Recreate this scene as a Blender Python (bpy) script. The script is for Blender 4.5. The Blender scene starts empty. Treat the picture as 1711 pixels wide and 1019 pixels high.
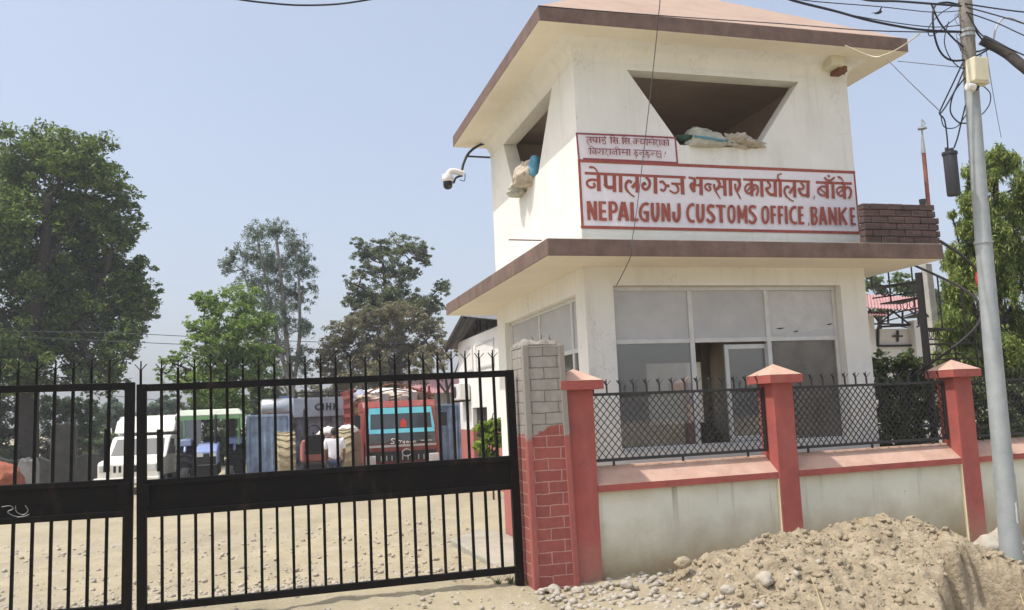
import bpy, bmesh, math, random
import numpy as np
from mathutils import Vector, Matrix, noise as mnoise

random.seed(7)
rng = np.random.default_rng(11)
PI = math.pi
scene = bpy.context.scene
COL = scene.collection

# ------------------------------------------------------------------ camera
FPX, PITCH, ROLL, YAW = 1454.29, 0.12084, -0.041712, 0.276504
EYE = np.array([0.0, 0.0, 1.6])
_cy, _sy, _cp, _sp = math.cos(YAW), math.sin(YAW), math.cos(PITCH), math.sin(PITCH)
CF = np.array([_sy * _cp, _cy * _cp, _sp])
_R = np.array([_cy, -_sy, 0.0])
_U = np.cross(_R, CF)
CR = math.cos(ROLL) * _R + math.sin(ROLL) * _U
CU = -math.sin(ROLL) * _R + math.cos(ROLL) * _U
camd = bpy.data.cameras.new('camera')
cam = bpy.data.objects.new('camera', camd)
COL.objects.link(cam)
cam.matrix_world = Matrix(((CR[0], CU[0], -CF[0], EYE[0]), (CR[1], CU[1], -CF[1], EYE[1]),
                           (CR[2], CU[2], -CF[2], EYE[2]), (0, 0, 0, 1)))
camd.sensor_fit = 'HORIZONTAL'
camd.sensor_width = 36.0
camd.lens = FPX * 36.0 / 1711.0
camd.clip_start = 0.05
camd.clip_end = 3000
scene.camera = cam

# ------------------------------------------------------------------ light
SUN_DIR = Vector((-1.0, -0.13, 2.0)).normalized()        # from the scene towards the sun
sund = bpy.data.lights.new('sun', 'SUN')
sund.energy = 2.0
sund.angle = math.radians(0.6)
sund.color = (1.0, 0.96, 0.90)
sun = bpy.data.objects.new('sun', sund)
COL.objects.link(sun)
sun.rotation_euler = SUN_DIR.to_track_quat('Z', 'Y').to_euler()
world = bpy.data.worlds.new('World')
scene.world = world
world.use_nodes = True
wn = world.node_tree.nodes
wl = world.node_tree.links
bg = wn['Background']
sky = wn.new('ShaderNodeTexSky')
sky.sky_type = 'NISHITA'
sky.sun_disc = False
sky.sun_elevation = math.asin(SUN_DIR.z)
sky.sun_rotation = math.atan2(SUN_DIR.x, SUN_DIR.y)
sky.altitude = 150
sky.air_density = 0.9
sky.dust_density = 5.5
sky.ozone_density = 1.5
pale = wn.new('ShaderNodeMix'); pale.data_type = 'RGBA'           # a thin high veil whitens the whole sky
pale.inputs[0].default_value = 0.40; pale.inputs[7].default_value = (2.62, 2.78, 3.02, 1)
wl.new(sky.outputs[0], pale.inputs[6]); wl.new(pale.outputs[2], bg.inputs[0])
bg.inputs[1].default_value = 0.15
scene.view_settings.view_transform = 'Standard'
scene.view_settings.look = 'None'
scene.view_settings.exposure = 0.84
scene.view_settings.gamma = 1.0
scene.cycles.max_bounces = 8
scene.cycles.transparent_max_bounces = 12

# ------------------------------------------------------------------ helpers
def ray(px, py):
    return CF + (px - 855.5) / FPX * CR - (py - 509.5) / FPX * CU
def P(px, py, Y):                    # the world point that stands at depth Y along this sight line
    d = ray(px, py)
    return Vector(EYE + d * Y / d[1])
def PX(px, py, X):
    d = ray(px, py)
    return Vector(EYE + d * X / d[0])
def PZ(px, py, z):
    d = ray(px, py)
    return Vector(EYE + d * (z - 1.6) / d[2])

def ground_z(x, y):
    t = min(max((y - 8.3) / 2.5, 0), 1)
    z = -0.25 * t * t * (3 - 2 * t)
    t = min(max((y - 11) / 14, 0), 1)
    z -= 0.13 * t
    if y < 8.5:
        z -= 0.11 * min(max((x - 5.2) / 2.0, 0), 1)
    return z

BASE = {}
def put(o, parent=None, origin=(0, 0, 0)):
    COL.objects.link(o)
    if parent is not None:
        o.parent = parent
    return o

def thing(name, label, cat, loc=(0, 0, 0), group=None, kind=None, rotz=0):
    o = bpy.data.objects.new(name, None)
    o.empty_display_size = 0.1
    COL.objects.link(o)
    o.location = loc
    o.rotation_euler = (0, 0, rotz)
    BASE[o.name] = Vector(loc)
    o['label'] = label
    o['category'] = cat
    if group: o['group'] = group
    if kind: o['kind'] = kind
    return o

def solo(o, label, cat, group=None):
    o['label'] = label
    o['category'] = cat
    if group: o['group'] = group
    return o

def frame_of(d):
    d = Vector(d).normalized()
    a = Vector((0, 0, 1)) if abs(d.z) < 0.95 else Vector((1, 0, 0))
    s = d.cross(a).normalized()
    return s, s.cross(d).normalized()

def smooth_pts(pts, n=6):
    pts = [Vector(p) for p in pts]
    if len(pts) < 3: return pts
    out = []
    for i in range(len(pts) - 1):
        p0 = pts[max(i - 1, 0)]; p1 = pts[i]; p2 = pts[i + 1]; p3 = pts[min(i + 2, len(pts) - 1)]
        for k in range(n):
            t = k / n
            out.append(0.5 * ((2 * p1) + (p2 - p0) * t + (2 * p0 - 5 * p1 + 4 * p2 - p3) * t * t + (3 * p1 - p0 - 3 * p2 + p3) * t ** 3))
    out.append(pts[-1])
    return out

class MB:
    def __init__(self):
        self.v = []; self.f = []; self.m = []
    def face(self, pts, m=0):
        i = len(self.v)
        self.v += [tuple(p) for p in pts]
        self.f.append(list(range(i, i + len(pts)))); self.m.append(m)
        return self
    def hexa(self, p, m=0):          # 8 corners: bottom ring then top ring, counter-clockwise from above
        i = len(self.v)
        self.v += [tuple(q) for q in p]
        for f in ((3, 2, 1, 0), (4, 5, 6, 7), (0, 1, 5, 4), (1, 2, 6, 5), (2, 3, 7, 6), (3, 0, 4, 7)):
            self.f.append([i + k for k in f]); self.m.append(m)
        return self
    def box(self, a, b, m=0):
        x0, x1 = sorted((a[0], b[0])); y0, y1 = sorted((a[1], b[1])); z0, z1 = sorted((a[2], b[2]))
        return self.hexa([(x0, y0, z0), (x1, y0, z0), (x1, y1, z0), (x0, y1, z0), (x0, y0, z1), (x1, y0, z1), (x1, y1, z1), (x0, y1, z1)], m)
    def obox(self, c, u, v, w, m=0):  # centre and three half-axes
        c, u, v, w = Vector(c), Vector(u), Vector(v), Vector(w)
        return self.hexa([c - u - v - w, c + u - v - w, c + u + v - w, c - u + v - w, c - u - v + w, c + u - v + w, c + u + v + w, c - u + v + w], m)
    def bar(self, p, q, w, h=None, m=0, up=None):
        p, q = Vector(p), Vector(q)
        d = (q - p)
        if up is None: s, t = frame_of(d)
        else:
            s = d.cross(Vector(up)).normalized(); t = s.cross(d).normalized()
        h = w if h is None else h
        return self.obox((p + q) / 2, d / 2, s * w / 2, t * h / 2, m)
    def tube(self, pts, r, n=6, m=0, caps=True, closed=False):
        pts = [Vector(p) for p in pts]
        N = len(pts)
        rs = r if hasattr(r, '__len__') else [r] * N
        base = len(self.v)
        s = None
        for i, p in enumerate(pts):
            d = pts[min(i + 1, N - 1)] - pts[max(i - 1, 0)]
            if closed: d = pts[(i + 1) % N] - pts[i - 1]
            d.normalize()
            if s is None: s, t = frame_of(d)
            else:
                s = (s - d * s.dot(d)).normalized(); t = s.cross(d)
            for k in range(n):
                a = 2 * PI * k / n
                self.v.append(tuple(p + (s * math.cos(a) + t * math.sin(a)) * rs[i]))
        for i in range(N if closed else N - 1):
            j = (i + 1) % N
            for k in range(n):
                l = (k + 1) % n
                self.f.append([base + i * n + k, base + j * n + k, base + j * n + l, base + i * n + l]); self.m.append(m)
        if caps and not closed:
            self.f.append([base + k for k in range(n)]); self.m.append(m)
            self.f.append([base + (N - 1) * n + k for k in reversed(range(n))]); self.m.append(m)
        return self
    def lathe(self, c, prof, n=16, axis=(0, 0, 1), m=0):    # profile: (radius, height along axis)
        c = Vector(c); ax = Vector(axis).normalized(); s, t = frame_of(ax)
        base = len(self.v)
        for r, h in prof:
            for k in range(n):
                a = 2 * PI * k / n
                self.v.append(tuple(c + ax * h + (s * math.cos(a) + t * math.sin(a)) * max(r, 1e-4)))
        for i in range(len(prof) - 1):
            for k in range(n):
                l = (k + 1) % n
                self.f.append([base + i * n + k, base + i * n + l, base + (i + 1) * n + l, base + (i + 1) * n + k]); self.m.append(m)
        self.f.append([base + k for k in reversed(range(n))]); self.m.append(m)
        self.f.append([base + (len(prof) - 1) * n + k for k in range(n)]); self.m.append(m)
        return self
    def prism(self, poly, ext, m=0):
        poly = [Vector(p) for p in poly]; e = Vector(ext); n = len(poly)
        i = len(self.v)
        self.v += [tuple(p) for p in poly] + [tuple(p + e) for p in poly]
        self.f.append([i + k for k in reversed(range(n))]); self.m.append(m)
        self.f.append([i + n + k for k in range(n)]); self.m.append(m)
        for k in range(n):
            l = (k + 1) % n
            self.f.append([i + k, i + l, i + n + l, i + n + k]); self.m.append(m)
        return self
    def wall(self, outer, inner, ext, m=0, mr=None):   # four-corner wall with one four-corner opening, thickness ext
        mr = m if mr is None else mr
        o = [Vector(p) for p in outer]; q = [Vector(p) for p in inner]; e = Vector(ext)
        for k in range(4):
            l = (k + 1) % 4
            self.face([o[k], o[l], q[l], q[k]], m)
            self.face([o[l] + e, o[k] + e, q[k] + e, q[l] + e], m)
            self.face([q[k], q[l], q[l] + e, q[k] + e], mr)
            self.face([o[l], o[k], o[k] + e, o[l] + e], m)
        return self
    def build(self, name, mat, parent=None, origin=None, smooth=None, bevel=None, recalc=True, label=None, weld=False):
        off = Vector(origin) if origin is not None else (BASE.get(parent.name, Vector()) if parent is not None else Vector())
        me = bpy.data.meshes.new(name)
        vv = [(v[0] - off.x, v[1] - off.y, v[2] - off.z) for v in self.v]
        me.from_pydata(vv, [], self.f)
        mats = mat if isinstance(mat, (list, tuple)) else [mat]
        for k in mats: me.materials.append(k)
        if len(mats) > 1: me.polygons.foreach_set('material_index', self.m)
        if recalc or weld:
            bm = bmesh.new(); bm.from_mesh(me)
            if weld: bmesh.ops.remove_doubles(bm, verts=bm.verts, dist=1e-4)
            if recalc: bmesh.ops.recalc_face_normals(bm, faces=bm.faces)
            bm.to_mesh(me); bm.free()
        uv = me.uv_layers.new(name='UVMap')
        if len(me.loops) < 60000:
            for p in me.polygons:
                n = p.normal
                ax = max(range(3), key=lambda a: abs(n[a]))
                for li in p.loop_indices:
                    c = me.vertices[me.loops[li].vertex_index].co + off
                    uv.data[li].uv = ((c.y, c.z), (c.x, c.z), (c.x, c.y))[ax]
        if smooth is not None:
            me.shade_smooth()
            me.set_sharp_from_angle(angle=math.radians(smooth))
        o = bpy.data.objects.new(name, me)
        COL.objects.link(o)
        if parent is not None:
            o.parent = parent
            BASE[o.name] = off
        elif origin is not None:
            o.location = off
            BASE[o.name] = off
        if bevel:
            b = o.modifiers.new('bevel', 'BEVEL'); b.width = bevel; b.segments = 2; b.limit_method = 'ANGLE'; b.angle_limit = math.radians(40)
        if label: o['label'] = label
        return o

def copy_at(o, dloc, parent=None, label=None):
    c = o.copy()
    COL.objects.link(c)
    c.parent = parent if parent is not None else o.parent
    c.location = Vector(o.location) + Vector(dloc)
    if label: c['label'] = label
    return c
def copy_tree(o, parent=None):
    c = o.copy(); COL.objects.link(c); c.parent = parent
    for ch in o.children: copy_tree(ch, c)
    return c

# ------------------------------------------------------------------ materials
def mat(name, col, rough=0.75, var=0.18, scale=3.0, bump=0.0, bscale=40.0, metal=0.0, col2=None, spec=0.4, fine=None, det=6, coords=None):
    m = bpy.data.materials.new(name); m.use_nodes = True
    nt = m.node_tree; N = nt.nodes; L = nt.links; b = N['Principled BSDF']
    b.inputs['Roughness'].default_value = rough; b.inputs['Metallic'].default_value = metal
    b.inputs['Specular IOR Level'].default_value = spec
    geo = N.new('ShaderNodeNewGeometry')
    tex = N.new('ShaderNodeTexNoise'); tex.inputs['Scale'].default_value = scale; tex.inputs['Detail'].default_value = det
    tex.inputs['Roughness'].default_value = 0.65
    L.new(geo.outputs['Position'], tex.inputs['Vector'])
    ramp = N.new('ShaderNodeValToRGB')
    c2 = col2 if col2 else tuple(c * (1 - var) for c in col)
    c1 = tuple(min(1, c * (1 + var * 0.5)) for c in col)
    ramp.color_ramp.elements[0].position = 0.3; ramp.color_ramp.elements[0].color = (*c2, 1)
    ramp.color_ramp.elements[1].position = 0.68; ramp.color_ramp.elements[1].color = (*c1, 1)
    L.new(tex.outputs['Fac'], ramp.inputs['Fac'])
    L.new(ramp.outputs['Color'], b.inputs['Base Color'])
    if bump:
        t2 = N.new('ShaderNodeTexNoise'); t2.inputs['Scale'].default_value = bscale; t2.inputs['Detail'].default_value = 5
        L.new(geo.outputs['Position'], t2.inputs['Vector'])
        bp = N.new('ShaderNodeBump'); bp.inputs['Strength'].default_value = bump; bp.inputs['Distance'].default_value = 0.02
        L.new(t2.outputs['Fac'], bp.inputs['Height']); L.new(bp.outputs['Normal'], b.inputs['Normal'])
    return m

def nodes(m):
    return m.node_tree.nodes, m.node_tree.links, m.node_tree.nodes['Principled BSDF']

def mixcol(m, fac_socket, col):
    """mix a further colour over the material's base colour where fac is high"""
    N, L, b = nodes(m)
    src = b.inputs['Base Color'].links[0].from_socket
    mx = N.new('ShaderNodeMix'); mx.data_type = 'RGBA'
    L.new(fac_socket, mx.inputs['Factor']); L.new(src, mx.inputs[6]); mx.inputs[7].default_value = (*col, 1)
    L.new(mx.outputs[2], b.inputs['Base Color'])
    return mx
def math_node(m, op, a, b=None, clamp=False):
    N, L, _ = nodes(m)
    n = N.new('ShaderNodeMath'); n.operation = op; n.use_clamp = clamp
    for i, s in enumerate((a, b)):
        if s is None: continue
        if isinstance(s, (int, float)): n.inputs[i].default_value = s
        else: L.new(s, n.inputs[i])
    return n.outputs[0]
def pos_xyz(m):
    N, L, _ = nodes(m)
    g = N.new('ShaderNodeNewGeometry'); s = N.new('ShaderNodeSeparateXYZ'); L.new(g.outputs['Position'], s.inputs[0])
    return g.outputs['Position'], s.outputs
def noise_at(m, scale, vec_scale=(1, 1, 1), det=5, rough=0.6):
    N, L, _ = nodes(m)
    g = N.new('ShaderNodeNewGeometry'); mp = N.new('ShaderNodeMapping'); mp.inputs['Scale'].default_value = vec_scale
    L.new(g.outputs['Position'], mp.inputs['Vector'])
    t = N.new('ShaderNodeTexNoise'); t.inputs['Scale'].default_value = scale; t.inputs['Detail'].default_value = det; t.inputs['Roughness'].default_value = rough
    L.new(mp.outputs[0], t.inputs['Vector'])
    return t.outputs['Fac']
def ramp_of(m, sock, lo, hi):
    N, L, _ = nodes(m)
    r = N.new('ShaderNodeMapRange'); r.inputs['From Min'].default_value = lo; r.inputs['From Max'].default_value = hi
    L.new(sock, r.inputs['Value'])
    return r.outputs[0]

# painted plaster of the tower, streaked under its ledges
M_wall = mat('cream_plaster', (0.82, 0.805, 0.745), 0.85, 0.07, 1.6, 0.10, 30)
st = ramp_of(M_wall, noise_at(M_wall, 2.2, (3.0, 3.0, 0.25)), 0.54, 0.78)
mixcol(M_wall, math_node(M_wall, 'MULTIPLY', st, 0.35), (0.52, 0.49, 0.39))
sp = ramp_of(M_wall, noise_at(M_wall, 9.0), 0.69, 0.75)
mixcol(M_wall, math_node(M_wall, 'MULTIPLY', sp, 0.4), (0.45, 0.39, 0.28))
# a damp green tide line just above the canopy and the red dado at the foot
_, xyz = pos_xyz(M_wall)
low = math_node(M_wall, 'MULTIPLY', ramp_of(M_wall, xyz[2], 3.62, 3.36), ramp_of(M_wall, xyz[2], 3.20, 3.30))
mixcol(M_wall, math_node(M_wall, 'MULTIPLY', low, math_node(M_wall, 'MULTIPLY', noise_at(M_wall, 3.0), 0.9)), (0.46, 0.48, 0.38))
mixcol(M_wall, math_node(M_wall, 'LESS_THAN', xyz[2], 0.53), (0.40, 0.13, 0.11))
# rain streaks below the ledges and a few hairline cracks
rs_ = math_node(M_wall, 'MULTIPLY', ramp_of(M_wall, noise_at(M_wall, 3.1, (4.0, 4.0, 0.10)), 0.55, 0.70), ramp_of(M_wall, noise_at(M_wall, 0.8), 0.42, 0.60))
mixcol(M_wall, math_node(M_wall, 'MULTIPLY', rs_, 0.22), (0.50, 0.46, 0.37))
_N, _L, _b = nodes(M_wall)
_v = _N.new('ShaderNodeTexNoise'); _v.inputs['Scale'].default_value = 1.1; _v.inputs['Detail'].default_value = 9; _v.inputs['Roughness'].default_value = .6
_g = _N.new('ShaderNodeNewGeometry'); _L.new(_g.outputs['Position'], _v.inputs['Vector'])
cr_ = math_node(M_wall, 'LESS_THAN', math_node(M_wall, 'ABSOLUTE', math_node(M_wall, 'SUBTRACT', _v.outputs['Fac'], 0.5)), 0.0016)
mixcol(M_wall, math_node(M_wall, 'MULTIPLY', math_node(M_wall, 'MULTIPLY', cr_, ramp_of(M_wall, noise_at(M_wall, 1.3), 0.5, 0.6)), 0.5), (0.38, 0.34, 0.27))
M_soffit = mat('cream_soffit', (0.82, 0.765, 0.64), 0.9, 0.06, 2.0, 0.08, 30)
sp = ramp_of(M_soffit, noise_at(M_soffit, 7.0), 0.68, 0.74)
mixcol(M_soffit, math_node(M_soffit, 'MULTIPLY', sp, 0.5), (0.42, 0.30, 0.18))
M_fascia = mat('brown_fascia_paint', (0.175, 0.118, 0.096), 0.85, 0.3, 5.0, 0.25, 60, col2=(0.12, 0.078, 0.062))
st = ramp_of(M_fascia, noise_at(M_fascia, 3.0, (2.0, 2.0, 0.5)), 0.55, 0.75)
mixcol(M_fascia, math_node(M_fascia, 'MULTIPLY', st, 0.5), (0.25, 0.185, 0.155))
M_concrete = mat('grey_concrete', (0.40, 0.38, 0.34), 0.92, 0.25, 4.0, 0.3, 50)
M_rooftop = mat('pink_roof_render', (0.42, 0.305, 0.235), 0.9, 0.12, 2.5, 0.15, 40)
M_inner = mat('bare_inner_render', (0.60, 0.49, 0.41), 0.95, 0.2, 1.5, 0.1, 20)
M_roomwall = mat('room_plaster', (0.50, 0.44, 0.36), 0.9, 0.1, 1.5)
M_cream_paint = mat('cream_paint', (0.80, 0.72, 0.50), 0.6, 0.06, 2)
M_frame = mat('white_aluminium', (0.66, 0.66, 0.64), 0.45, 0.12, 6, metal=0.15)
M_panel = mat('frosted_grey_pane', (0.52, 0.52, 0.525), 0.30, 0.14, 2.2, spec=0.5)
M_signbg = mat('sign_white_paint', (0.80, 0.755, 0.785), 0.7, 0.07, 3.0)
M_signred = mat('sign_red_paint', (0.36, 0.095, 0.065), 0.7, 0.22, 14.0)
M_signmaroon = mat('sign_maroon_paint', (0.30, 0.075, 0.085), 0.7, 0.2, 14.0)
M_black = mat('black_gate_paint', (0.005, 0.0045, 0.0045), 0.5, 0.3, 9, 0.12, 90, col2=(0.010, 0.008, 0.006), spec=0.12)
dg = ramp_of(M_black, noise_at(M_black, 7.0, (1, 1, .35)), 0.58, 0.76)
mixcol(M_black, math_node(M_black, 'MULTIPLY', dg, 0.30), (0.075, 0.05, 0.034))
M_grille = mat('black_grille_paint', (0.035, 0.033, 0.033), 0.55, 0.3, 9)
M_redpier = mat('red_pier_paint', (0.43, 0.105, 0.085), 0.85, 0.14, 3.0, 0.3, 50, col2=(0.31, 0.085, 0.07))
_, xyz = pos_xyz(M_redpier)
lz = math_node(M_redpier, 'ADD', xyz[2], math_node(M_redpier, 'MULTIPLY', noise_at(M_redpier, 5.0), -0.5))
mixcol(M_redpier, math_node(M_redpier, 'MULTIPLY', ramp_of(M_redpier, lz, 0.15, -0.25), 0.55), (0.40, 0.27, 0.19))
fd = ramp_of(M_redpier, noise_at(M_redpier, 2.4, (2.5, 2.5, .5)), 0.52, 0.72)
mixcol(M_redpier, math_node(M_redpier, 'MULTIPLY', fd, 0.18), (0.52, 0.24, 0.20))
ch = ramp_of(M_redpier, noise_at(M_redpier, 19.0, det=3), 0.72, 0.745)
mixcol(M_redpier, math_node(M_redpier, 'MULTIPLY', ch, 0.7), (0.55, 0.38, 0.31))
M_capdust = mat('dusty_cap_paint', (0.57, 0.385, 0.295), 0.9, 0.12, 5.0, 0.2, 50, col2=(0.46, 0.285, 0.215))
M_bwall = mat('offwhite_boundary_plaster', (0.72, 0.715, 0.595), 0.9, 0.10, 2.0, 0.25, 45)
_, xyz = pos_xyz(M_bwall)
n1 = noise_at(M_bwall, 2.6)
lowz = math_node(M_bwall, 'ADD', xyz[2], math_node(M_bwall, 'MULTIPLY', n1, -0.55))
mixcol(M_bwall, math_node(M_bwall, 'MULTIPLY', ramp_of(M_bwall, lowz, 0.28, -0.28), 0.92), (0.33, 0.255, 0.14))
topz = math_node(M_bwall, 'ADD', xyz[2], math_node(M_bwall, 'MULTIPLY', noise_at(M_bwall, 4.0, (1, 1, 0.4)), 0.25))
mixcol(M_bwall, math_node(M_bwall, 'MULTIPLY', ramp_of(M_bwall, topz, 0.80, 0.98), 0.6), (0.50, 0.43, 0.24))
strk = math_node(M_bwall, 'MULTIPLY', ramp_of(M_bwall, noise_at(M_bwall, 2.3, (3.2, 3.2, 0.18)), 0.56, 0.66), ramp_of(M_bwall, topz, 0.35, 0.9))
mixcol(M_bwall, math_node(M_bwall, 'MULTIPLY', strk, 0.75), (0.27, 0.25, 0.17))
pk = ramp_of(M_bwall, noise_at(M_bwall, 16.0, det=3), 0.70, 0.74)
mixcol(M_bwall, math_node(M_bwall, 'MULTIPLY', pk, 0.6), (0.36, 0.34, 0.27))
M_galv = mat('galvanised_pole', (0.37, 0.40, 0.40), 0.6, 0.16, 6.0, 0.12, 60, metal=0.25)
M_polebrown = mat('weathered_pole', (0.25, 0.225, 0.19), 0.85, 0.3, 8.0, 0.3, 40)
M_bundle = mat('dark_cable_wrap', (0.05, 0.042, 0.036), 0.85, 0.35, 12, 0.4, 40)
M_cable = mat('black_cable', (0.018, 0.020, 0.028), 0.5, 0.2, 10)
M_thin = mat('thin_grey_wire', (0.10, 0.10, 0.11), 0.5, 0.2, 10)
M_whiteplastic = mat('white_plastic', (0.75, 0.74, 0.70), 0.4, 0.06, 6)
M_darkplastic = mat('dark_plastic', (0.045, 0.045, 0.05), 0.45, 0.2, 8)
M_dome = mat('black_dome', (0.01, 0.01, 0.012), 0.12, 0.1, 5, spec=0.6)
M_beigebox = mat('beige_box', (0.66, 0.62, 0.45), 0.6, 0.1, 6)
M_rust = mat('rust', (0.20, 0.085, 0.045), 0.9, 0.4, 18, 0.2, 60)
M_rustpink = mat('rusty_pink_pipe', (0.33, 0.13, 0.10), 0.85, 0.35, 12, 0.2, 60)
M_stair = mat('dark_stair_paint', (0.030, 0.022, 0.022), 0.6, 0.3, 9)
M_sack = mat('woven_sack', (0.46, 0.47, 0.40), 0.85, 0.35, 7.0, 0.4, 60, col2=(0.33, 0.29, 0.22))
M_sackbrown = mat('brown_sack', (0.33, 0.26, 0.19), 0.9, 0.4, 8.0, 0.4, 60, col2=(0.60, 0.56, 0.46))
M_sackgreen = mat('green_cloth', (0.05, 0.10, 0.07), 0.9, 0.3, 9)
M_sackblue = mat('blue_stripe', (0.10, 0.30, 0.42), 0.8, 0.2, 9)
M_redcloth = mat('red_cloth', (0.55, 0.05, 0.03), 0.8, 0.2, 9)

def glass_mat(name, tint, refl=0.08, rough=0.03, dust=0.1, dustcol=(0.46, 0.44, 0.40)):
    m = bpy.data.materials.new(name); m.use_nodes = True
    N = m.node_tree.nodes; L = m.node_tree.links
    N.remove(N['Principled BSDF']); out = N['Material Output']
    tr = N.new('ShaderNodeBsdfTransparent'); tr.inputs[0].default_value = (*tint, 1)
    gl = N.new('ShaderNodeBsdfGlossy'); gl.inputs['Roughness'].default_value = rough
    fr = N.new('ShaderNodeFresnel'); fr.inputs['IOR'].default_value = 1.5
    ad = N.new('ShaderNodeMath'); ad.operation = 'ADD'; ad.inputs[1].default_value = refl
    L.new(fr.outputs[0], ad.inputs[0])
    mx = N.new('ShaderNodeMixShader')
    L.new(ad.outputs[0], mx.inputs[0]); L.new(tr.outputs[0], mx.inputs[1]); L.new(gl.outputs[0], mx.inputs[2])
    df = N.new('ShaderNodeBsdfDiffuse'); df.inputs[0].default_value = (*dustcol, 1)
    geo = N.new('ShaderNodeNewGeometry'); nz = N.new('ShaderNodeTexNoise'); nz.inputs['Scale'].default_value = 2.6; nz.inputs['Detail'].default_value = 6
    L.new(geo.outputs['Position'], nz.inputs['Vector'])
    mr = N.new('ShaderNodeMapRange'); mr.inputs['From Min'].default_value = .3; mr.inputs['From Max'].default_value = .7; mr.inputs['To Min'].default_value = dust * .5; mr.inputs['To Max'].default_value = dust * 1.6
    L.new(nz.outputs['Fac'], mr.inputs['Value'])
    m2 = N.new('ShaderNodeMixShader'); L.new(mr.outputs[0], m2.inputs[0]); L.new(mx.outputs[0], m2.inputs[1]); L.new(df.outputs[0], m2.inputs[2])
    L.new(m2.outputs[0], out.inputs[0])
    return m
M_glass = glass_mat('window_glass', (0.72, 0.72, 0.71), 0.16, 0.03, 0.17)
M_glassdusty = glass_mat('dusty_window_glass', (0.45, 0.42, 0.38), 0.10, 0.12, 0.42, (0.30, 0.265, 0.225))

def brick_mat(name, c1, c2, mortar, bw, rh, ms, bump=0.6, offset=0.5, rough=0.9, mb=0.0):
    m = mat(name, c1, rough, 0.15, 6, 0)
    N, L, b = nodes(m)
    uv = N.new('ShaderNodeUVMap'); uv.uv_map = 'UVMap'
    nz = N.new('ShaderNodeTexNoise'); nz.inputs['Scale'].default_value = 9; nz.inputs['Detail'].default_value = 3
    L.new(uv.outputs[0], nz.inputs['Vector'])
    add = N.new('ShaderNodeMixRGB'); add.blend_type = 'LINEAR_LIGHT'; add.inputs[0].default_value = 0.012
    L.new(uv.outputs[0], add.inputs[1]); L.new(nz.outputs['Color'], add.inputs[2])
    br = N.new('ShaderNodeTexBrick')
    br.inputs['Color1'].default_value = (*c1, 1); br.inputs['Color2'].default_value = (*c2, 1); br.inputs['Mortar'].default_value = (*mortar, 1)
    br.inputs['Scale'].default_value = 1.0; br.inputs['Brick Width'].default_value = bw; br.inputs['Row Height'].default_value = rh
    br.inputs['Mortar Size'].default_value = ms; br.inputs['Mortar Smooth'].default_value = 0.2; br.inputs['Bias'].default_value = mb
    br.offset = offset
    L.new(add.outputs[0], br.inputs['Vector'])
    t = noise_at(m, 14.0)
    mx = N.new('ShaderNodeMixRGB'); mx.blend_type = 'MULTIPLY'; mx.inputs[0].default_value = 0.5
    L.new(br.outputs['Color'], mx.inputs[1])
    rr = N.new('ShaderNodeValToRGB'); rr.color_ramp.elements[0].position = 0.3; rr.color_ramp.elements[0].color = (0.55, 0.55, 0.55, 1); rr.color_ramp.elements[1].position = 0.7
    L.new(t, rr.inputs[0]); L.new(rr.outputs[0], mx.inputs[2])
    L.new(mx.outputs[0], b.inputs['Base Color'])
    bp = N.new('ShaderNodeBump'); bp.inputs['Strength'].default_value = bump; bp.inputs['Distance'].default_value = 0.012; bp.invert = True
    L.new(br.outputs['Fac'], bp.inputs['Height']); L.new(bp.outputs[0], b.inputs['Normal'])
    return m, br, mx
M_gatebrick, _br, _bmx = brick_mat('gate_pier_brickwork', (0.37, 0.105, 0.085), (0.30, 0.085, 0.07), (0.50, 0.28, 0.235), 0.26, 0.1045, 0.005, 0.5)
# above a ragged line the pier is still unpainted grey render with dark grooves
_, xyz = pos_xyz(M_gatebrick)
edge = math_node(M_gatebrick, 'ADD', xyz[2], math_node(M_gatebrick, 'ADD', math_node(M_gatebrick, 'MULTIPLY', noise_at(M_gatebrick, 7.0), 0.22), math_node(M_gatebrick, 'MULTIPLY', ramp_of(M_gatebrick, xyz[0], 2.52, 2.38), 0.10)))
greyf = ramp_of(M_gatebrick, edge, 1.565, 1.585)
N, L, b = nodes(M_gatebrick)
gm = N.new('ShaderNodeMix'); gm.data_type = 'RGBA'
gm.inputs[6].default_value = (0.36, 0.33, 0.29, 1); gm.inputs[7].default_value = (0.16, 0.145, 0.125, 1)
L.new(_br.outputs['Fac'], gm.inputs['Factor'])
gn = N.new('ShaderNodeMixRGB'); gn.blend_type = 'MULTIPLY'; gn.inputs[0].default_value = 0.6
L.new(gm.outputs[2], gn.inputs[1])
_rr = N.new('ShaderNodeValToRGB'); _rr.color_ramp.elements[0].position = 0.3; _rr.color_ramp.elements[0].color = (0.6, 0.6, 0.6, 1); _rr.color_ramp.elements[1].position = 0.65
L.new(noise_at(M_gatebrick, 11.0), _rr.inputs[0]); L.new(_rr.outputs[0], gn.inputs[2])
g2 = N.new('ShaderNodeMix'); g2.data_type = 'RGBA'
L.new(greyf, g2.inputs['Factor']); L.new(_bmx.outputs[0], g2.inputs[6]); L.new(gn.outputs[0], g2.inputs[7])
L.new(g2.outputs[2], b.inputs['Base Color'])
M_pieredge = mat('gate_pier_edge', (0.36, 0.11, 0.09), 0.9, 0.12, 5, 0.3, 50)
_, xyz = pos_xyz(M_pieredge)
e2 = math_node(M_pieredge, 'ADD', xyz[2], math_node(M_pieredge, 'MULTIPLY', noise_at(M_pieredge, 7.0), 0.22))
mixcol(M_pieredge, ramp_of(M_pieredge, e2, 1.44, 1.47), (0.29, 0.265, 0.23))
M_piertop = mat('rough_mortar', (0.27, 0.25, 0.215), 0.95, 0.35, 9, 0.6, 50)
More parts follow.
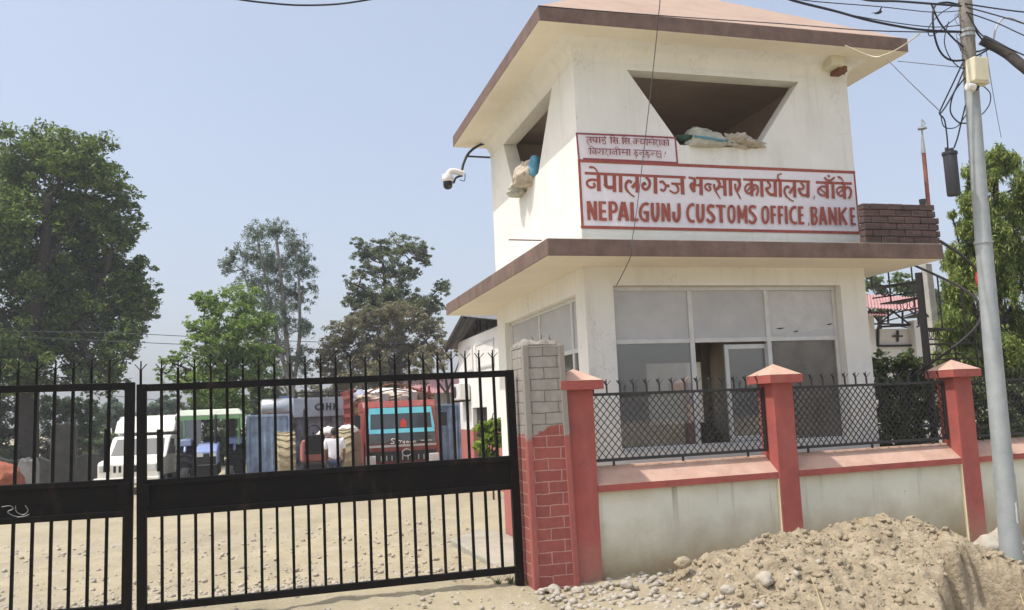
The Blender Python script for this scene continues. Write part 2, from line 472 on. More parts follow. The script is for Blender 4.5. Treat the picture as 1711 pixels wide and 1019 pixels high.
M_parapet, _, _ = brick_mat('bare_brick_parapet', (0.095, 0.060, 0.052), (0.15, 0.090, 0.076), (0.10, 0.088, 0.078), 0.235, 0.0815, 0.007, 0.9)

# ground
M_ground = mat('sandy_ground', (0.37, 0.32, 0.21), 0.95, 0.14, 0.7, 0.6, 22, col2=(0.29, 0.25, 0.165), det=8)
pb = ramp_of(M_ground, noise_at(M_ground, 11.0, det=3), 0.60, 0.68)
mixcol(M_ground, math_node(M_ground, 'MULTIPLY', pb, 0.45), (0.34, 0.28, 0.20))
pb = ramp_of(M_ground, noise_at(M_ground, 26.0, det=2), 0.64, 0.70)
mixcol(M_ground, math_node(M_ground, 'MULTIPLY', pb, 0.5), (0.60, 0.54, 0.45))
pt_ = ramp_of(M_ground, noise_at(M_ground, 0.35, (1.6, 0.7, 1), det=7, rough=.7), 0.50, 0.62)
mixcol(M_ground, math_node(M_ground, 'MULTIPLY', pt_, 0.55), (0.29, 0.255, 0.19))
pt_ = ramp_of(M_ground, noise_at(M_ground, 1.1, (1.2, 0.8, 1), det=8, rough=.75), 0.56, 0.66)
mixcol(M_ground, math_node(M_ground, 'MULTIPLY', pt_, 0.5), (0.44, 0.40, 0.315))
M_apron = mat('dusty_concrete', (0.36, 0.335, 0.27), 0.95, 0.25, 2.5, 0.4, 40)
M_mound = mat('dug_soil', (0.37, 0.31, 0.215), 0.97, 0.2, 7.0, 1.0, 30, col2=(0.21, 0.165, 0.105))
M_stone = mat('pale_stone', (0.42, 0.38, 0.31), 0.9, 0.2, 12.0, 0.3, 60)
M_clod = mat('soil_clod', (0.36, 0.30, 0.205), 0.97, 0.2, 16.0, 0.6, 60)

def leaf_mat(name, cols, trans=0.35):
    m = bpy.data.materials.new(name); m.use_nodes = True
    N = m.node_tree.nodes; L = m.node_tree.links; b = N['Principled BSDF']; out = N['Material Output']
    geo = N.new('ShaderNodeNewGeometry')
    rp = N.new('ShaderNodeValToRGB')
    el = rp.color_ramp.elements
    while len(el) < len(cols): el.new(0.5)
    for i, c in enumerate(cols):
        el[i].position = i / (len(cols) - 1); el[i].color = (*c, 1)
    L.new(geo.outputs['Random Per Island'], rp.inputs[0])
    L.new(rp.outputs[0], b.inputs['Base Color'])
    b.inputs['Roughness'].default_value = 0.55; b.inputs['Specular IOR Level'].default_value = 0.3
    tl = N.new('ShaderNodeBsdfTranslucent')
    hs = N.new('ShaderNodeHueSaturation'); hs.inputs['Value'].default_value = 1.3
    L.new(rp.outputs[0], hs.inputs['Color']); L.new(hs.outputs[0], tl.inputs[0])
    mx = N.new('ShaderNodeMixShader'); mx.inputs[0].default_value = trans
    L.new(b.outputs[0], mx.inputs[1]); L.new(tl.outputs[0], mx.inputs[2]); L.new(mx.outputs[0], out.inputs[0])
    return m
M_bark = mat('bark', (0.055, 0.045, 0.036), 0.95, 0.35, 5, 0.4, 25)
M_palebark = mat('pale_bark', (0.26, 0.235, 0.205), 0.95, 0.3, 4, 0.3, 25)

# ================================================================== ground
def axis_pts(lo, a, b, hi, step):
    mid = list(np.arange(a, b, step))
    left = []; x = a; s = step
    while x > lo:
        s *= 1.25; x -= s; left.append(x)
    right = []; x = mid[-1]; s = step
    while x < hi:
        s *= 1.25; x += s; right.append(x)
    return left[::-1] + mid + right
gx = axis_pts(-900, -4.5, 9.0, 900, 0.07)
gy = axis_pts(-60, 6.0, 17.0, 1500, 0.07)
gv = []
for y in gy:
    for x in gx:
        z = ground_z(x, y)
        if -30 < x < 30 and y < 45:
            z += 0.035 * mnoise.fractal(Vector((x * 0.9, y * 0.9, 0)), 0.9, 2.0, 3)
            if -5 < x < 9 and 5.5 < y < 17.5:
                for rc in (-1.55 + .012 * (y - 8) ** 2, .05 + .012 * (y - 8) ** 2): z -= 0.03 * math.exp(-((x - rc) / .16) ** 2)
            z += 0.024 * mnoise.fractal(Vector((x * 4.5, y * 4.5, 3)), 0.6, 2.1, 4)
        if 3.8 < x < 8.2 and 4.9 < y < 7.4: z -= 0.5 * min(1, (x - 3.8) / .4, (8.2 - x) / .4, (y - 4.9) / .3, (7.4 - y) / .3)
        gv.append((x, y, z))
nx = len(gx)
gf = [[j * nx + i, j * nx + i + 1, (j + 1) * nx + i + 1, (j + 1) * nx + i] for j in range(len(gy) - 1) for i in range(nx - 1)]
gme = bpy.data.meshes.new('ground'); gme.from_pydata(gv, [], gf); gme.materials.append(M_ground)
gme.shade_smooth()
ground = bpy.data.objects.new('ground', gme); COL.objects.link(ground); ground['kind'] = 'structure'

ap = MB()
pa = [PZ(752, 900, -0.17), PZ(842, 950, -0.17), PZ(905, 985, -0.17), Vector((3.34, 8.95, -0.17)), Vector((3.34, 12.6, -0.17)), PZ(800, 884, -0.17)]
ap.prism(pa, (0, 0, -0.25))
o = ap.build('concrete_apron', M_apron, bevel=.02); o['kind'] = 'structure'

# the heap of dug soil in front of the wall
crest = [(2.9, -0.35), (3.25, -0.14), (3.46, 0.08), (3.62, 0.19), (4.05, 0.33), (4.4, 0.385), (4.85, 0.37), (5.3, 0.43), (5.86, 0.43), (6.1, 0.27), (6.46, 0.03), (7.0, -0.12), (8.6, -0.3)]
cxs = [c[0] for c in crest]; czs = [c[1] for c in crest]
CUTX = P(1618, 980, 6.3).x
def mound_z(x, y):
    h = float(np.interp(x, cxs, czs))
    n0 = mnoise.noise(Vector((x * 1.7, y * 1.7, 9)))
    yc = 7.12 + 0.10 * n0
    g = ground_z(x, y)
    rise = h - g + 0.06
    if rise <= 0: return g - 0.12 + h * 0.0
    t = (y - yc) / (0.60 if y > yc else 1.25 + 0.9 * max(0, (x - 4.6)) / 2)
    prof = max(0.0, 1 - abs(t) ** 1.35)
    z = g - 0.06 + rise * prof
    # steep spade cut in the front near the right end
    cut = 6.36 + 0.12 * mnoise.fractal(Vector((x * 4, 3, 1)), .8, 2.0, 4) + 0.05 * mnoise.noise(Vector((x * 9, y * 9, 7))) + 1.1 * max(0.0, abs(x - CUTX) - 0.20) ** 1.0 * -1.0
    if y < cut: z -= min(0.5, (cut - y) * 4.5)
    z += 0.075 * mnoise.fractal(Vector((x * 3.4, y * 3.4, 5)), 0.7, 2.0, 4) * min(1, rise * 5) * (0.3 + prof)
    z += 0.036 * mnoise.fractal(Vector((x * 10, y * 10, 2)), 0.7, 2.1, 4)
    return z
mx_, my_ = np.arange(2.7, 8.4, 0.026), np.arange(4.75, 8.0, 0.026)
mv = [(x, y, mound_z(x, y)) for y in my_ for x in mx_]
nx = len(mx_)
mf = [[j * nx + i, j * nx + i + 1, (j + 1) * nx + i + 1, (j + 1) * nx + i] for j in range(len(my_) - 1) for i in range(nx - 1)]
me = bpy.data.meshes.new('dirt_mound'); me.from_pydata(mv, [], mf); me.materials.append(M_mound); me.shade_smooth()
mound = bpy.data.objects.new('dirt_mound', me); COL.objects.link(mound); mound['kind'] = 'structure'

def rock_mesh(seed, sub=2, squash=(1, 0.8, 0.6), rough=0.35):
    bm = bmesh.new(); bmesh.ops.create_icosphere(bm, subdivisions=sub, radius=1.0)
    for v in bm.verts:
        n = mnoise.noise(v.co * 1.1 + Vector((seed * 7.3, seed * 1.7, 0))) * rough + mnoise.noise(v.co * 2.6 + Vector((seed, 0, seed * 3))) * rough * 0.5
        v.co *= 1 + n
        v.co = Vector((v.co.x * squash[0], v.co.y * squash[1], v.co.z * squash[2]))
    vs = np.array([v.co[:] for v in bm.verts]); fs = np.array([[v.index for v in f.verts] for f in bm.faces])
    bm.free(); return vs, fs
def scatter(name, mat_, pts, sizes, subs=1, kinds=6, rough=0.35, squash=(1, 0.85, 0.62)):
    protos = [rock_mesh(k + 1, subs, squash, rough) for k in range(kinds)]
    V = []; F = []; off = 0
    for (x, y, z), s in zip(pts, sizes):
        vs, fs = protos[rng.integers(kinds)]
        a = rng.uniform(0, 2 * PI); c, sn = math.cos(a), math.sin(a)
        R = np.array([[c, -sn, 0], [sn, c, 0], [0, 0, 1]])
        tl = rng.uniform(-0.4, 0.4); T = np.array([[1, 0, 0], [0, math.cos(tl), -math.sin(tl)], [0, math.sin(tl), math.cos(tl)]])
        V.append((vs * s) @ (R @ T).T + np.array([x, y, z])); F.append(fs + off); off += len(vs)
    V = np.concatenate(V); F = np.concatenate(F)
    me = bpy.data.meshes.new(name); me.from_pydata(V.tolist(), [], F.tolist()); me.materials.append(mat_); me.shade_smooth()
    o = bpy.data.objects.new(name, me); COL.objects.link(o); o['kind'] = 'stuff'
    return o
# loose pebbles along the foot of the pier and over the forecourt
pts = []; sz = []
for _ in range(2600):
    x = rng.uniform(-2.5, 4.6); y = rng.uniform(6.2, 8.1)
    dens = math.exp(-((x - 3.2) / 0.9) ** 2) * (1 if y < 7.75 else 0.5) + 0.10
    if rng.random() > dens: continue
    if 2.2 < x < 2.82 and y > 7.68: continue
    if x > 2.75 and mound_z(x, y) > ground_z(x, y) + .05 and rng.random() < .85: continue
    s = 0.012 + 0.022 * rng.random() ** 2 + (0.018 * rng.random() if dens > 0.4 else 0)
    z = max(ground_z(x, y), mound_z(x, y) if x > 2.75 else -9)
    pts.append((x, y, z + s * 0.2)); sz.append(s)
for _ in range(9000):
    x = rng.uniform(-4.5, 3.2); y = rng.uniform(8.1, 16.5)
    near = math.exp(-((y - 10.0) / 1.6) ** 2)
    if rng.random() > 0.22 + near * 0.6: continue
    s = 0.008 + 0.040 * rng.random() ** 4
    pts.append((x, y, ground_z(x, y) + s * 0.1)); sz.append(s)
o = scatter('gravel', M_stone, pts, sz, rough=.55, kinds=9)
solo(o, 'loose pale pebbles strewn over the sandy ground', 'gravel')
pts = []; sz = []
for _ in range(13000):
    x = rng.uniform(3.0, 8.2); y = rng.uniform(5.0, 7.85)
    z = mound_z(x, y)
    if z < ground_z(x, y) - 0.02: continue
    s = 0.005 + 0.034 * rng.random() ** 8
    pts.append((x, y, z + s * 0.1)); sz.append(s)
o = scatter('soil_clods', M_clod, pts, sz, rough=0.9, kinds=10, squash=(1, .8, .7))
solo(o, 'crumbly clods of soil lying over the dug heap', 'soil')
# bigger stones one can tell apart
stones = [('pale boulder beside the foot of the right red pier', 1652, 915, 7.55, 0.17, 0), ('largest boulder half hidden behind the utility pole', 1683, 905, 7.5, 0.20, 1),
          ('whitish cobble at the foot of the first red pier, left of the soil heap', 1047, 977, 7.35, 0.062, 2), ('flat cobble in front of the brick gate pier', 925, 985, 7.6, 0.06, 3),
          ('round cobble at the corner of the brick gate pier', 963, 987, 7.5, 0.055, 4), ('clod sized stone on the left end of the soil heap', 1140, 940, 7.1, 0.075, 5),
          ('stone embedded in the left slope of the soil heap', 1278, 968, 6.5, 0.085, 1), ('stone perched on top of the soil heap', 1526, 868, 7.1, 0.045, 3),
          ('tan stone lying low on the middle of the soil heap', 1215, 985, 6.3, 0.06, 2)]
for lab, px, py, Y, s, k in stones:
    p = P(px, py, Y)
    vs, fs = rock_mesh(k + 20, 3, (1, 0.8, 0.72), 0.38)
    a = k * 1.3
    m_ = MB(); m_.v = [(p.x + (v[0] * math.cos(a) - v[1] * math.sin(a)) * s, p.y + (v[0] * math.sin(a) + v[1] * math.cos(a)) * s, p.z + v[2] * s) for v in vs]
    m_.f = [list(map(int, f)) for f in fs]; m_.m = [0] * len(fs)
    solo(m_.build('stone', M_stone if k != 5 else M_clod, None, origin=p, smooth=60), lab, 'stone', 'stones in front of the boundary wall')

# ================================================================== customs tower
X0, Y0, X1, Y1 = 3.354, 8.875, 6.964, 12.678
T = 0.20
tower = thing('guard_tower', 'two storey cream guard tower with brown roof edges and red painted customs sign', 'guard tower', (X0, Y0, -0.3))
SZB, SZT = 3.138, 3.324
w = MB()
zb, zt = -0.5, SZB + 0.02
w.wall([(X0, Y0, zb), (X1, Y0, zb), (X1, Y0, zt), (X0, Y0, zt)], [(3.687, Y0, 1.10), (6.614, Y0, 1.10), (6.614, Y0, 2.933), (3.687, Y0, 2.933)], (0, T, 0))
w.wall([(X0, Y1 - T, zb), (X0, Y0 + T, zb), (X0, Y0 + T, zt), (X0, Y1 - T, zt)], [(X0, 12.25, 1.10), (X0, 9.184, 1.10), (X0, 9.184, 2.875), (X0, 12.25, 2.875)], (T, 0, 0))
w.wall([(X1, Y1, zb), (X0, Y1, zb), (X0, Y1, zt), (X1, Y1, zt)], [(6.60, Y1, 1.30), (5.66, Y1, 1.30), (5.66, Y1, 2.24), (6.60, Y1, 2.24)], (0, -T, 0))
w.box((X1 - T, Y0 + T, zb), (X1, Y1 - T, zt))
w.build('wall', M_wall, tower, bevel=None, weld=True)
fl = MB(); fl.box((X0 + T, Y0 + T, -0.02), (X1 - T, Y1 - T, 0.0)); fl.box((X0 + T + 0.003, Y0 + T + 0.003, 2.98), (X1 - T - 0.003, Y1 - T - 0.003, 3.0))
for a, b_ in (((X0 + T + .004, Y1 - T - .03, 0), (5.655, Y1 - T - .004, 2.97)), ((X1 - T - .03, Y0 + T + .004, 0), (X1 - T - .004, Y1 - T - .04, 2.97)), ((5.655, Y1 - T - .03, 0), (6.605, Y1 - T - .004, 1.295)), ((5.655, Y1 - T - .03, 2.245), (6.605, Y1 - T - .004, 2.97))): fl.box(a, b_)
fl.build('room_lining', M_roomwall, tower)
cp_ = MB(); cp_.box((4.55, 11.6, 0), (4.82, 11.85, 2.97)); cp_.build('inner_column', M_inner, tower)
# upper storey
zt2 = 5.709 + 0.02
w = MB()
w.wall([(X0, Y0, SZT - .02), (X1, Y0, SZT - .02), (X1, Y0, zt2), (X0, Y0, zt2)], [(4.62, Y0, 4.575), (5.635, Y0, 4.575), (6.276, Y0, 5.443), (4.006, Y0, 5.443)], (0, T, 0))
w.wall([(X0, Y1 - T, SZT - .02), (X0, Y0 + T, SZT - .02), (X0, Y0 + T, zt2), (X0, Y1 - T, zt2)], [(X0, 11.40, 4.60), (X0, 10.33, 4.60), (X0, 9.64, 5.48), (X0, 11.93, 5.48)], (T, 0, 0))
w.wall([(X1, Y1, SZT - .02), (X0, Y1, SZT - .02), (X0, Y1, zt2), (X1, Y1, zt2)], [(5.66, Y1, 4.60), (4.66, Y1, 4.60), (4.02, Y1, 5.45), (6.29, Y1, 5.45)], (0, -T, 0))
w.box((X1 - T, Y0 + T, SZT - .02), (X1, Y1 - T, zt2))
w.build('upper_wall', M_wall, tower, weld=True)
lin = MB()
e = 0.006
lin.box((X0 + T + e, Y1 - T - .05, 3.35), (X1 - T - e, Y1 - T - e, 5.68)); lin.box((X1 - T - .05, Y0 + T + e, 3.35), (X1 - T - e, Y1 - T - .06, 5.68))
lin.box((X0 + T + e, Y0 + T + e, 5.66), (X1 - T - .06, Y1 - T - .06, 5.69)); lin.box((X0 + T + e, Y0 + T + e, SZT + .004), (X1 - T - .06, Y1 - T - .06, SZT + .02))
lin.build('upper_room_lining', M_inner, tower)
pt = MB(); q = P(1205, 139, Y1 - T - .06); pt.box((q.x - .10, Y1 - T - .068, q.z - .16), (q.x + .12, Y1 - T - .054, q.z + .06)); pt.build('red_stain', M_signred, tower)
# canopy slab and roof
def slab(name, x0, y0, x1, y1, z0, z1, parent):
    s = MB()
    c = [(x0, y0), (x1, y0), (x1, y1), (x0, y1)]
    s.face([(x, y, z0) for x, y in reversed(c)], 1); s.face([(x, y, z1) for x, y in c], 2)
    for k in range(4):
        a, b_ = c[k], c[(k + 1) % 4]
        s.face([(*a, z0), (*b_, z0), (*b_, z1), (*a, z1)], 0)
    return s.build(name, [M_fascia, M_soffit, M_concrete], parent, bevel=0.012, weld=True)
slab('canopy_slab', 2.736, 8.244, 7.579, 13.486, SZB, SZT, tower)
slab('roof_slab', 2.8086, 8.3896, 7.5071, 12.8908, 5.709, 5.889, tower)
cv = MB(); RC = .20; CN = 7
def cring(k):
    a = (PI / 2) * k / CN; o_ = RC * (1 - math.cos(a)); z = 5.708 - RC + RC * math.sin(a)
    e_ = .003 + o_
    return [(X0 - e_, Y0 - e_, z), (X1 + e_, Y0 - e_, z), (X1 + e_, Y1 + e_ * .4, z), (X0 - e_, Y1 + e_ * .4, z)]
for k in range(CN):
    a, b_ = cring(k), cring(k + 1)
    for q in range(4): cv.face([a[q], a[(q + 1) % 4], b_[(q + 1) % 4], b_[q]])
cv.build('eave_cove', M_wall, tower, smooth=50, weld=True)
rf = MB()
i_ = 0.012
a = [(2.8086 + i_, 8.3896 + i_, 5.886), (7.5071 - i_, 8.3896 + i_, 5.886), (7.5071 - i_, 12.8908 - i_, 5.886), (2.8086 + i_, 12.8908 - i_, 5.886)]
r1, r2 = (5.06, 10.64, 7.46), (5.26, 10.64, 7.46)
rf.face([a[0], a[1], r2, r1]); rf.face([a[2], a[3], r1, r2]); rf.face([a[1], a[2], r2]); rf.face([a[3], a[0], r1]); rf.face(a[::-1])
rf.build('hipped_roof', M_rooftop, tower, weld=True)
# front window band
fr = MB()
yf, yb = 8.985, 9.035
for x0_, x1_ in ((3.689, 3.737), (4.642, 4.700), (5.635, 5.690), (6.560, 6.612)): fr.box((x0_, yf, 1.145), (x1_, yb, 2.885))
for x0_, x1_ in ((3.738, 4.641), (4.701, 5.634), (5.691, 6.559)):
    fr.box((x0_, yf + .002, 2.285), (x1_, yb - .002, 2.335))
fr.box((3.689, yf - .003, 2.886), (6.612, yb, 2.931)); fr.box((3.689, yf - .003, 1.102), (6.612, yb, 1.144))
wf = fr.build('window_frame', M_frame, tower, bevel=0.004)
sl = MB()
for a, b_ in (((5.10, 9.038, 1.15), (5.150, 9.07, 2.26)), ((5.63, 9.038, 1.15), (5.685, 9.07, 2.26)), ((5.151, 9.038, 2.205), (5.629, 9.07, 2.26)), ((5.151, 9.038, 1.15), (5.629, 9.07, 1.205))): sl.box(a, b_)
sl.build('sliding_sash', M_frame, tower, bevel=0.003)
for x0_, x1_ in ((3.738, 4.641), (4.701, 5.634), (5.691, 6.559)):
    g_ = MB(); g_.box((x0_ - .005, 9.005, 2.336), (x1_ + .005, 9.013, 2.885)); g_.build('frosted_pane', M_panel, tower)
g_ = MB(); g_.box((3.733, 9.005, 1.145), (4.646, 9.011, 2.284)); g_.build('glass_pane', M_glass, tower)
g_ = MB(); g_.box((5.151, 9.05, 1.206), (5.629, 9.056, 2.204)); g_.build('glass_pane', M_glass, tower)
g_ = MB(); g_.box((5.686, 9.005, 1.145), (6.564, 9.011, 2.284)); g_.build('glass_pane', M_glassdusty, tower, label='dust browned pane at the right of the window band')
fm = MB(); fp = [(1281, 487), (1310, 486), (1350, 488), (1391, 486), (1393, 520), (1394, 548), (1380, 552), (1366, 549), (1345, 556), (1322, 552), (1300, 558), (1284, 553)]
cxm = [P(a, b_, 9.0) for a, b_ in fp]; fm.face([Vector((v.x, 9.0025, v.z)) for v in cxm]); fm.build('peeling_film', mat('pale_film', (0.60, 0.60, 0.60), 0.5, 0.16, 4.0), tower, recalc=False)
for px0, py0, w_ in ((1304, 548, 9), (1386, 541, 6), (1330, 553, 5)):
    tm = MB(); tm.face([Vector((P(a, b_, 9.0).x, 9.0005, P(a, b_, 9.0).z)) for a, b_ in ((px0 - w_, py0 + 1), (px0, py0 + 2.2), (px0 + w_, py0 - .5), (px0 + 1, py0 - .8))]); tm.build('film_tear', M_darkplastic, tower, recalc=False)
# side window band
fr = MB()
xa, xb = X0 + .09, X0 + .14
for y0_, y1_ in ((9.186, 9.235), (9.58, 9.63), (10.85, 10.90), (12.19, 12.248)): fr.box((xa, y0_, 1.145), (xb, y1_, 2.83))
for y0_, y1_ in ((9.236, 9.579), (9.631, 10.849), (10.901, 12.189)): fr.box((xa + .002, y0_, 2.235), (xb - .002, y1_, 2.285))
fr.box((xa - .003, 9.186, 2.831), (xb, 12.248, 2.873)); fr.box((xa - .003, 9.186, 1.102), (xb, 12.248, 1.144))
fr.build('window_frame', M_frame, tower, bevel=0.004)
for y0_, y1_ in ((9.236, 9.579), (9.631, 10.849), (10.901, 12.189)):
    g_ = MB(); g_.box((xa + .02, y0_ - .004, 2.286), (xa + .028, y1_ + .004, 2.83)); g_.build('frosted_pane', M_panel, tower)
    g_ = MB(); g_.box((xa + .02, y0_ - .004, 1.145), (xa + .026, y1_ + .004, 2.234)); g_.build('glass_pane', M_glass, tower)
# bare brick parapet on the canopy
pr = MB()
xl_, xr = 6.55, 7.572; YB_ = 8.262; nco = 6
rh = (P(1500, 339.5, YB_).z - SZT - .004) / nco
for k in range(nco):
    z0_ = SZT + .004 + k * rh
    x = xl_; odd = k % 2
    ln = 0.11 if odd else 0.22
    xe = xr - (0.025 * max(0, k - 3)) + rng.uniform(-.012, .006)
    while x < xe - .03:
        x2 = min(x + ln - .009, xe)
        j = rng.uniform(-.006, .006)
        pr.box((x, YB_ + j, z0_ + rng.uniform(0, .004)), (x2, YB_ + .105 + j, z0_ + rh - .009 + rng.uniform(-.002, .003)))
        x += ln; ln = 0.22
    y = YB_ + .12
    while y < 12.9:
        j = rng.uniform(-.006, .006)
        pr.box((xr - .13 + j, y, z0_), (xr - .02 + j, y + .21, z0_ + rh - .009)); y += .22
pr.box((xl_ + .012, YB_ + .015, SZT + .003), (xr - .06, YB_ + .09, SZT + nco * rh - .014))
pr.build('brick_parapet', M_parapet, tower, bevel=0.006)

# ------------------------------------------------------------------ the painted sign: brush strokes on the wall
YS = Y0
def ribbon(mb, pts, widths, y, cap=True):
    n = len(pts); L_ = []; R_ = []
    for i in range(n):
        a = pts[max(i - 1, 0)]; b_ = pts[min(i + 1, n - 1)]
        d = Vector((b_[0] - a[0], b_[1] - a[1]));
        if d.length < 1e-9: d = Vector((1, 0))
        d.normalize(); nrm = Vector((-d.y, d.x)) * widths[i] / 2
        L_.append((pts[i][0] + nrm.x, y, pts[i][1] + nrm.y)); R_.append((pts[i][0] - nrm.x, y, pts[i][1] - nrm.y))
    for i in range(n - 1): mb.face([R_[i], R_[i + 1], L_[i + 1], L_[i]])
STROKE_N = [0]
def stroke(mb, z, pts, w, curve=True, taper=None, base=0.006):
    """z = (left, top, scale) of the traced window; w in the same units"""
    ox, oy, s = z
    p2 = []
    for px, py in pts:
        q = P(ox + px / s, oy + py / s, YS); p2.append((q.x, q.z))
    k = (P(1201, 330, YS) - P(1200, 330, YS)).x
    if curve and len(p2) > 2:
        sm = smooth_pts([(a, 0, b_) for a, b_ in p2], 7); p2 = [(v.x, v.z) for v in sm]
    ws = [w / s * k] * len(p2)
    if taper:
        ws = [w_ * (1 + (taper - 1) * i / (len(ws) - 1)) for i, w_ in enumerate(ws)]
    STROKE_N[0] += 1
    ribbon(mb, p2, ws, YS - base - 0.00012 * STROKE_N[0])

def poly_panel(name, mat_, px, depth, parent):
    m_ = MB(); m_.face([Vector((P(a, b_, YS).x, YS - depth, P(a, b_, YS).z)) for a, b_ in px]); return m_.build(name, mat_, parent, recalc=False)
big = poly_panel('customs_sign', M_signbg, [(965, 266), (1427, 286), (1436.5, 391), (971.5, 381.5)][::-1], 0.003, tower)
small = poly_panel('camera_notice', M_signbg, [(962, 222), (1128, 229.5), (1132.4, 272), (965, 266)][::-1], 0.0025, tower)
F1 = (0, 0, 1)
bd = MB()
stroke(bd, F1, [(965, 268.5), (1200, 278.6), (1428.5, 288.2)], 4.6, False); stroke(bd, F1, [(970, 379.3), (1200, 384.2), (1437.5, 389.2)], 4.4, False)
stroke(bd, F1, [(967, 266.4), (973.2, 381.5)], 4.0, False); stroke(bd, F1, [(1426.5, 286), (1436, 391)], 3.0, False)
bd.build('border', M_signred, big, recalc=False)
bd = MB()
stroke(bd, F1, [(961.5, 223), (1045, 226.3), (1129, 230.4)], 2.6, False); stroke(bd, F1, [(963, 222), (967.2, 266)], 2.6, False); stroke(bd, F1, [(1127.5, 229), (1131.5, 272)], 2.6, False)
stroke(bd, F1, [(974, 265.6), (1045, 268.5), (1132.5, 272.6)], 3.2, False)
bd.build('border', M_signmaroon, small, recalc=False)
S1, S2, S3, S4, S5 = (970, 270, 8.86), (1060, 270, 8.86), (1150, 275, 8.86), (1240, 275, 8.86), (1335, 275, 8.495)
S6, S7 = (960, 215, 16.98), (1045, 218, 16.98)
dv = MB()
def D(z, pts, w, c=True, t=None): stroke(dv, z, pts, w, c, t)
# headlines
D(F1, [(976.8, 289.4), (1060, 292.9), (1145.2, 296.6)], 3.9, False)
D(S3, [(0, 192), (70, 202)], 32, False); D(S3, [(108, 198), (775, 224)], 34, False)
D(F1, [(1241.3, 300), (1300, 301.6), (1352.8, 303.6)], 3.7, False); D(S5, [(235, 252), (745, 270)], 34, False)
# ne pa a la ga nja
D(S1, [(125, 85), (185, 88), (222, 115), (255, 165)], 34, True, .5); D(S1, [(262, 172), (270, 440)], 52, False)
D(S1, [(245, 278), (160, 270), (100, 295), (98, 345), (140, 382), (195, 378), (208, 345), (185, 318)], 34)
D(S1, [(365, 185), (372, 350)], 48, False); D(S1, [(352, 330), (405, 382), (490, 380)], 46); D(S1, [(495, 190), (500, 452)], 50, False); D(S1, [(587, 190), (592, 455)], 50, False)
D(S1, [(833, 200), (838, 460)], 52, False); D(S1, [(835, 305), (800, 340), (758, 390)], 46); D(S1, [(755, 315), (712, 288), (675, 320), (668, 390), (698, 448)], 44, True, .8); D(S1, [(692, 435), (740, 485), (795, 525)], 26, True, .7)
D(S2, [(162, 228), (215, 280), (222, 350), (180, 410), (130, 398), (116, 350), (146, 322), (160, 350)], 38); D(S2, [(305, 220), (310, 478)], 52, False)
D(S2, [(368, 312), (410, 297), (440, 330), (462, 358)], 32); D(S2, [(462, 352), (452, 408), (420, 432), (380, 408)], 30); D(S2, [(458, 360), (516, 360)], 38, False)
D(S2, [(540, 326), (690, 334)], 30, False); D(S2, [(600, 330), (640, 385), (642, 440), (595, 468), (512, 428)], 36, True, .6); D(S2, [(700, 225), (712, 488)], 52, False)
# bhansar
D(S3, [(70, 198), (92, 240), (80, 320), (82, 410)], 44); D(S3, [(62, 270), (30, 310), (48, 365), (85, 402)], 36); D(S3, [(88, 308), (180, 305)], 28, False); D(S3, [(182, 185), (187, 455)], 50, False)
D(S3, [(340, 302), (285, 288), (248, 312), (250, 350), (290, 385), (322, 372), (320, 340), (292, 322)], 28)
D(S3, [(420, 222), (458, 275), (445, 335), (402, 378)], 40); D(S3, [(376, 288), (382, 345), (405, 395)], 32); D(S3, [(398, 390), (430, 445), (472, 510)], 24, True, .6); D(S3, [(405, 375), (450, 335), (520, 332)], 30); D(S3, [(530, 205), (540, 465)], 50, False)
D(S3, [(615, 210), (624, 463)], 50, False)
D(S3, [(728, 225), (758, 280), (742, 350), (712, 398)], 42); D(S3, [(690, 285), (690, 350), (715, 400)], 32); D(S3, [(708, 392), (738, 450), (772, 510)], 26, True, .6)
# karyalaya
D(S4, [(130, 222), (140, 470)], 46, False); D(S4, [(128, 308), (85, 292), (42, 335), (44, 395), (88, 430), (135, 402)], 28); D(S4, [(62, 402), (122, 325)], 22, False); D(S4, [(145, 350), (175, 305), (220, 330), (226, 400), (202, 462)], 32); D(S4, [(150, 400), (195, 345)], 22, False)
D(S4, [(280, 225), (290, 478)], 48, False); D(S4, [(480, 230), (486, 478)], 48, False); D(S4, [(362, 248), (405, 298), (392, 348), (340, 348)], 32); D(S4, [(345, 345), (378, 415), (430, 448), (487, 432)], 38)
D(S4, [(555, 235), (560, 482)], 46, False); D(S4, [(560, 240), (525, 205), (522, 165), (550, 145), (582, 140)], 27, True, .6)
D(S4, [(765, 240), (775, 488)], 48, False); D(S4, [(770, 340), (725, 375), (695, 432)], 40); D(S4, [(692, 348), (660, 330), (625, 360), (622, 420), (655, 482)], 38, True, .8); D(S4, [(648, 472), (700, 518), (757, 548)], 24, True, .7)
D(S5, [(120, 238), (122, 468)], 46, False); D(S5, [(15, 262), (58, 305), (40, 350), (-20, 342)], 30); D(S5, [(-15, 345), (20, 415), (70, 440), (122, 425)], 36)
D(S5, [(205, 445), (212, 465), (198, 495)], 17, True, .5)
# banke
D(S5, [(390, 252), (396, 480)], 46, False); D(S5, [(388, 322), (320, 312), (268, 350), (270, 405), (330, 440), (392, 428)], 28); D(S5, [(290, 345), (372, 412)], 22, False); D(S5, [(470, 252), (480, 485)], 46, False)
D(S5, [(352, 182), (382, 215), (440, 226), (497, 182)], 28); D(S5, [(398, 164), (430, 166)], 30, False)
D(S5, [(630, 262), (641, 490)], 46, False); D(S5, [(630, 336), (575, 322), (532, 352), (536, 408), (586, 444), (636, 412)], 26); D(S5, [(552, 410), (625, 345)], 20, False); D(S5, [(645, 352), (682, 322), (726, 360), (726, 430), (695, 487)], 32); D(S5, [(540, 175), (580, 190), (605, 215), (622, 255)], 30, True, .4)
dv.build('lettering', M_signred, big, recalc=False)
dv = MB()
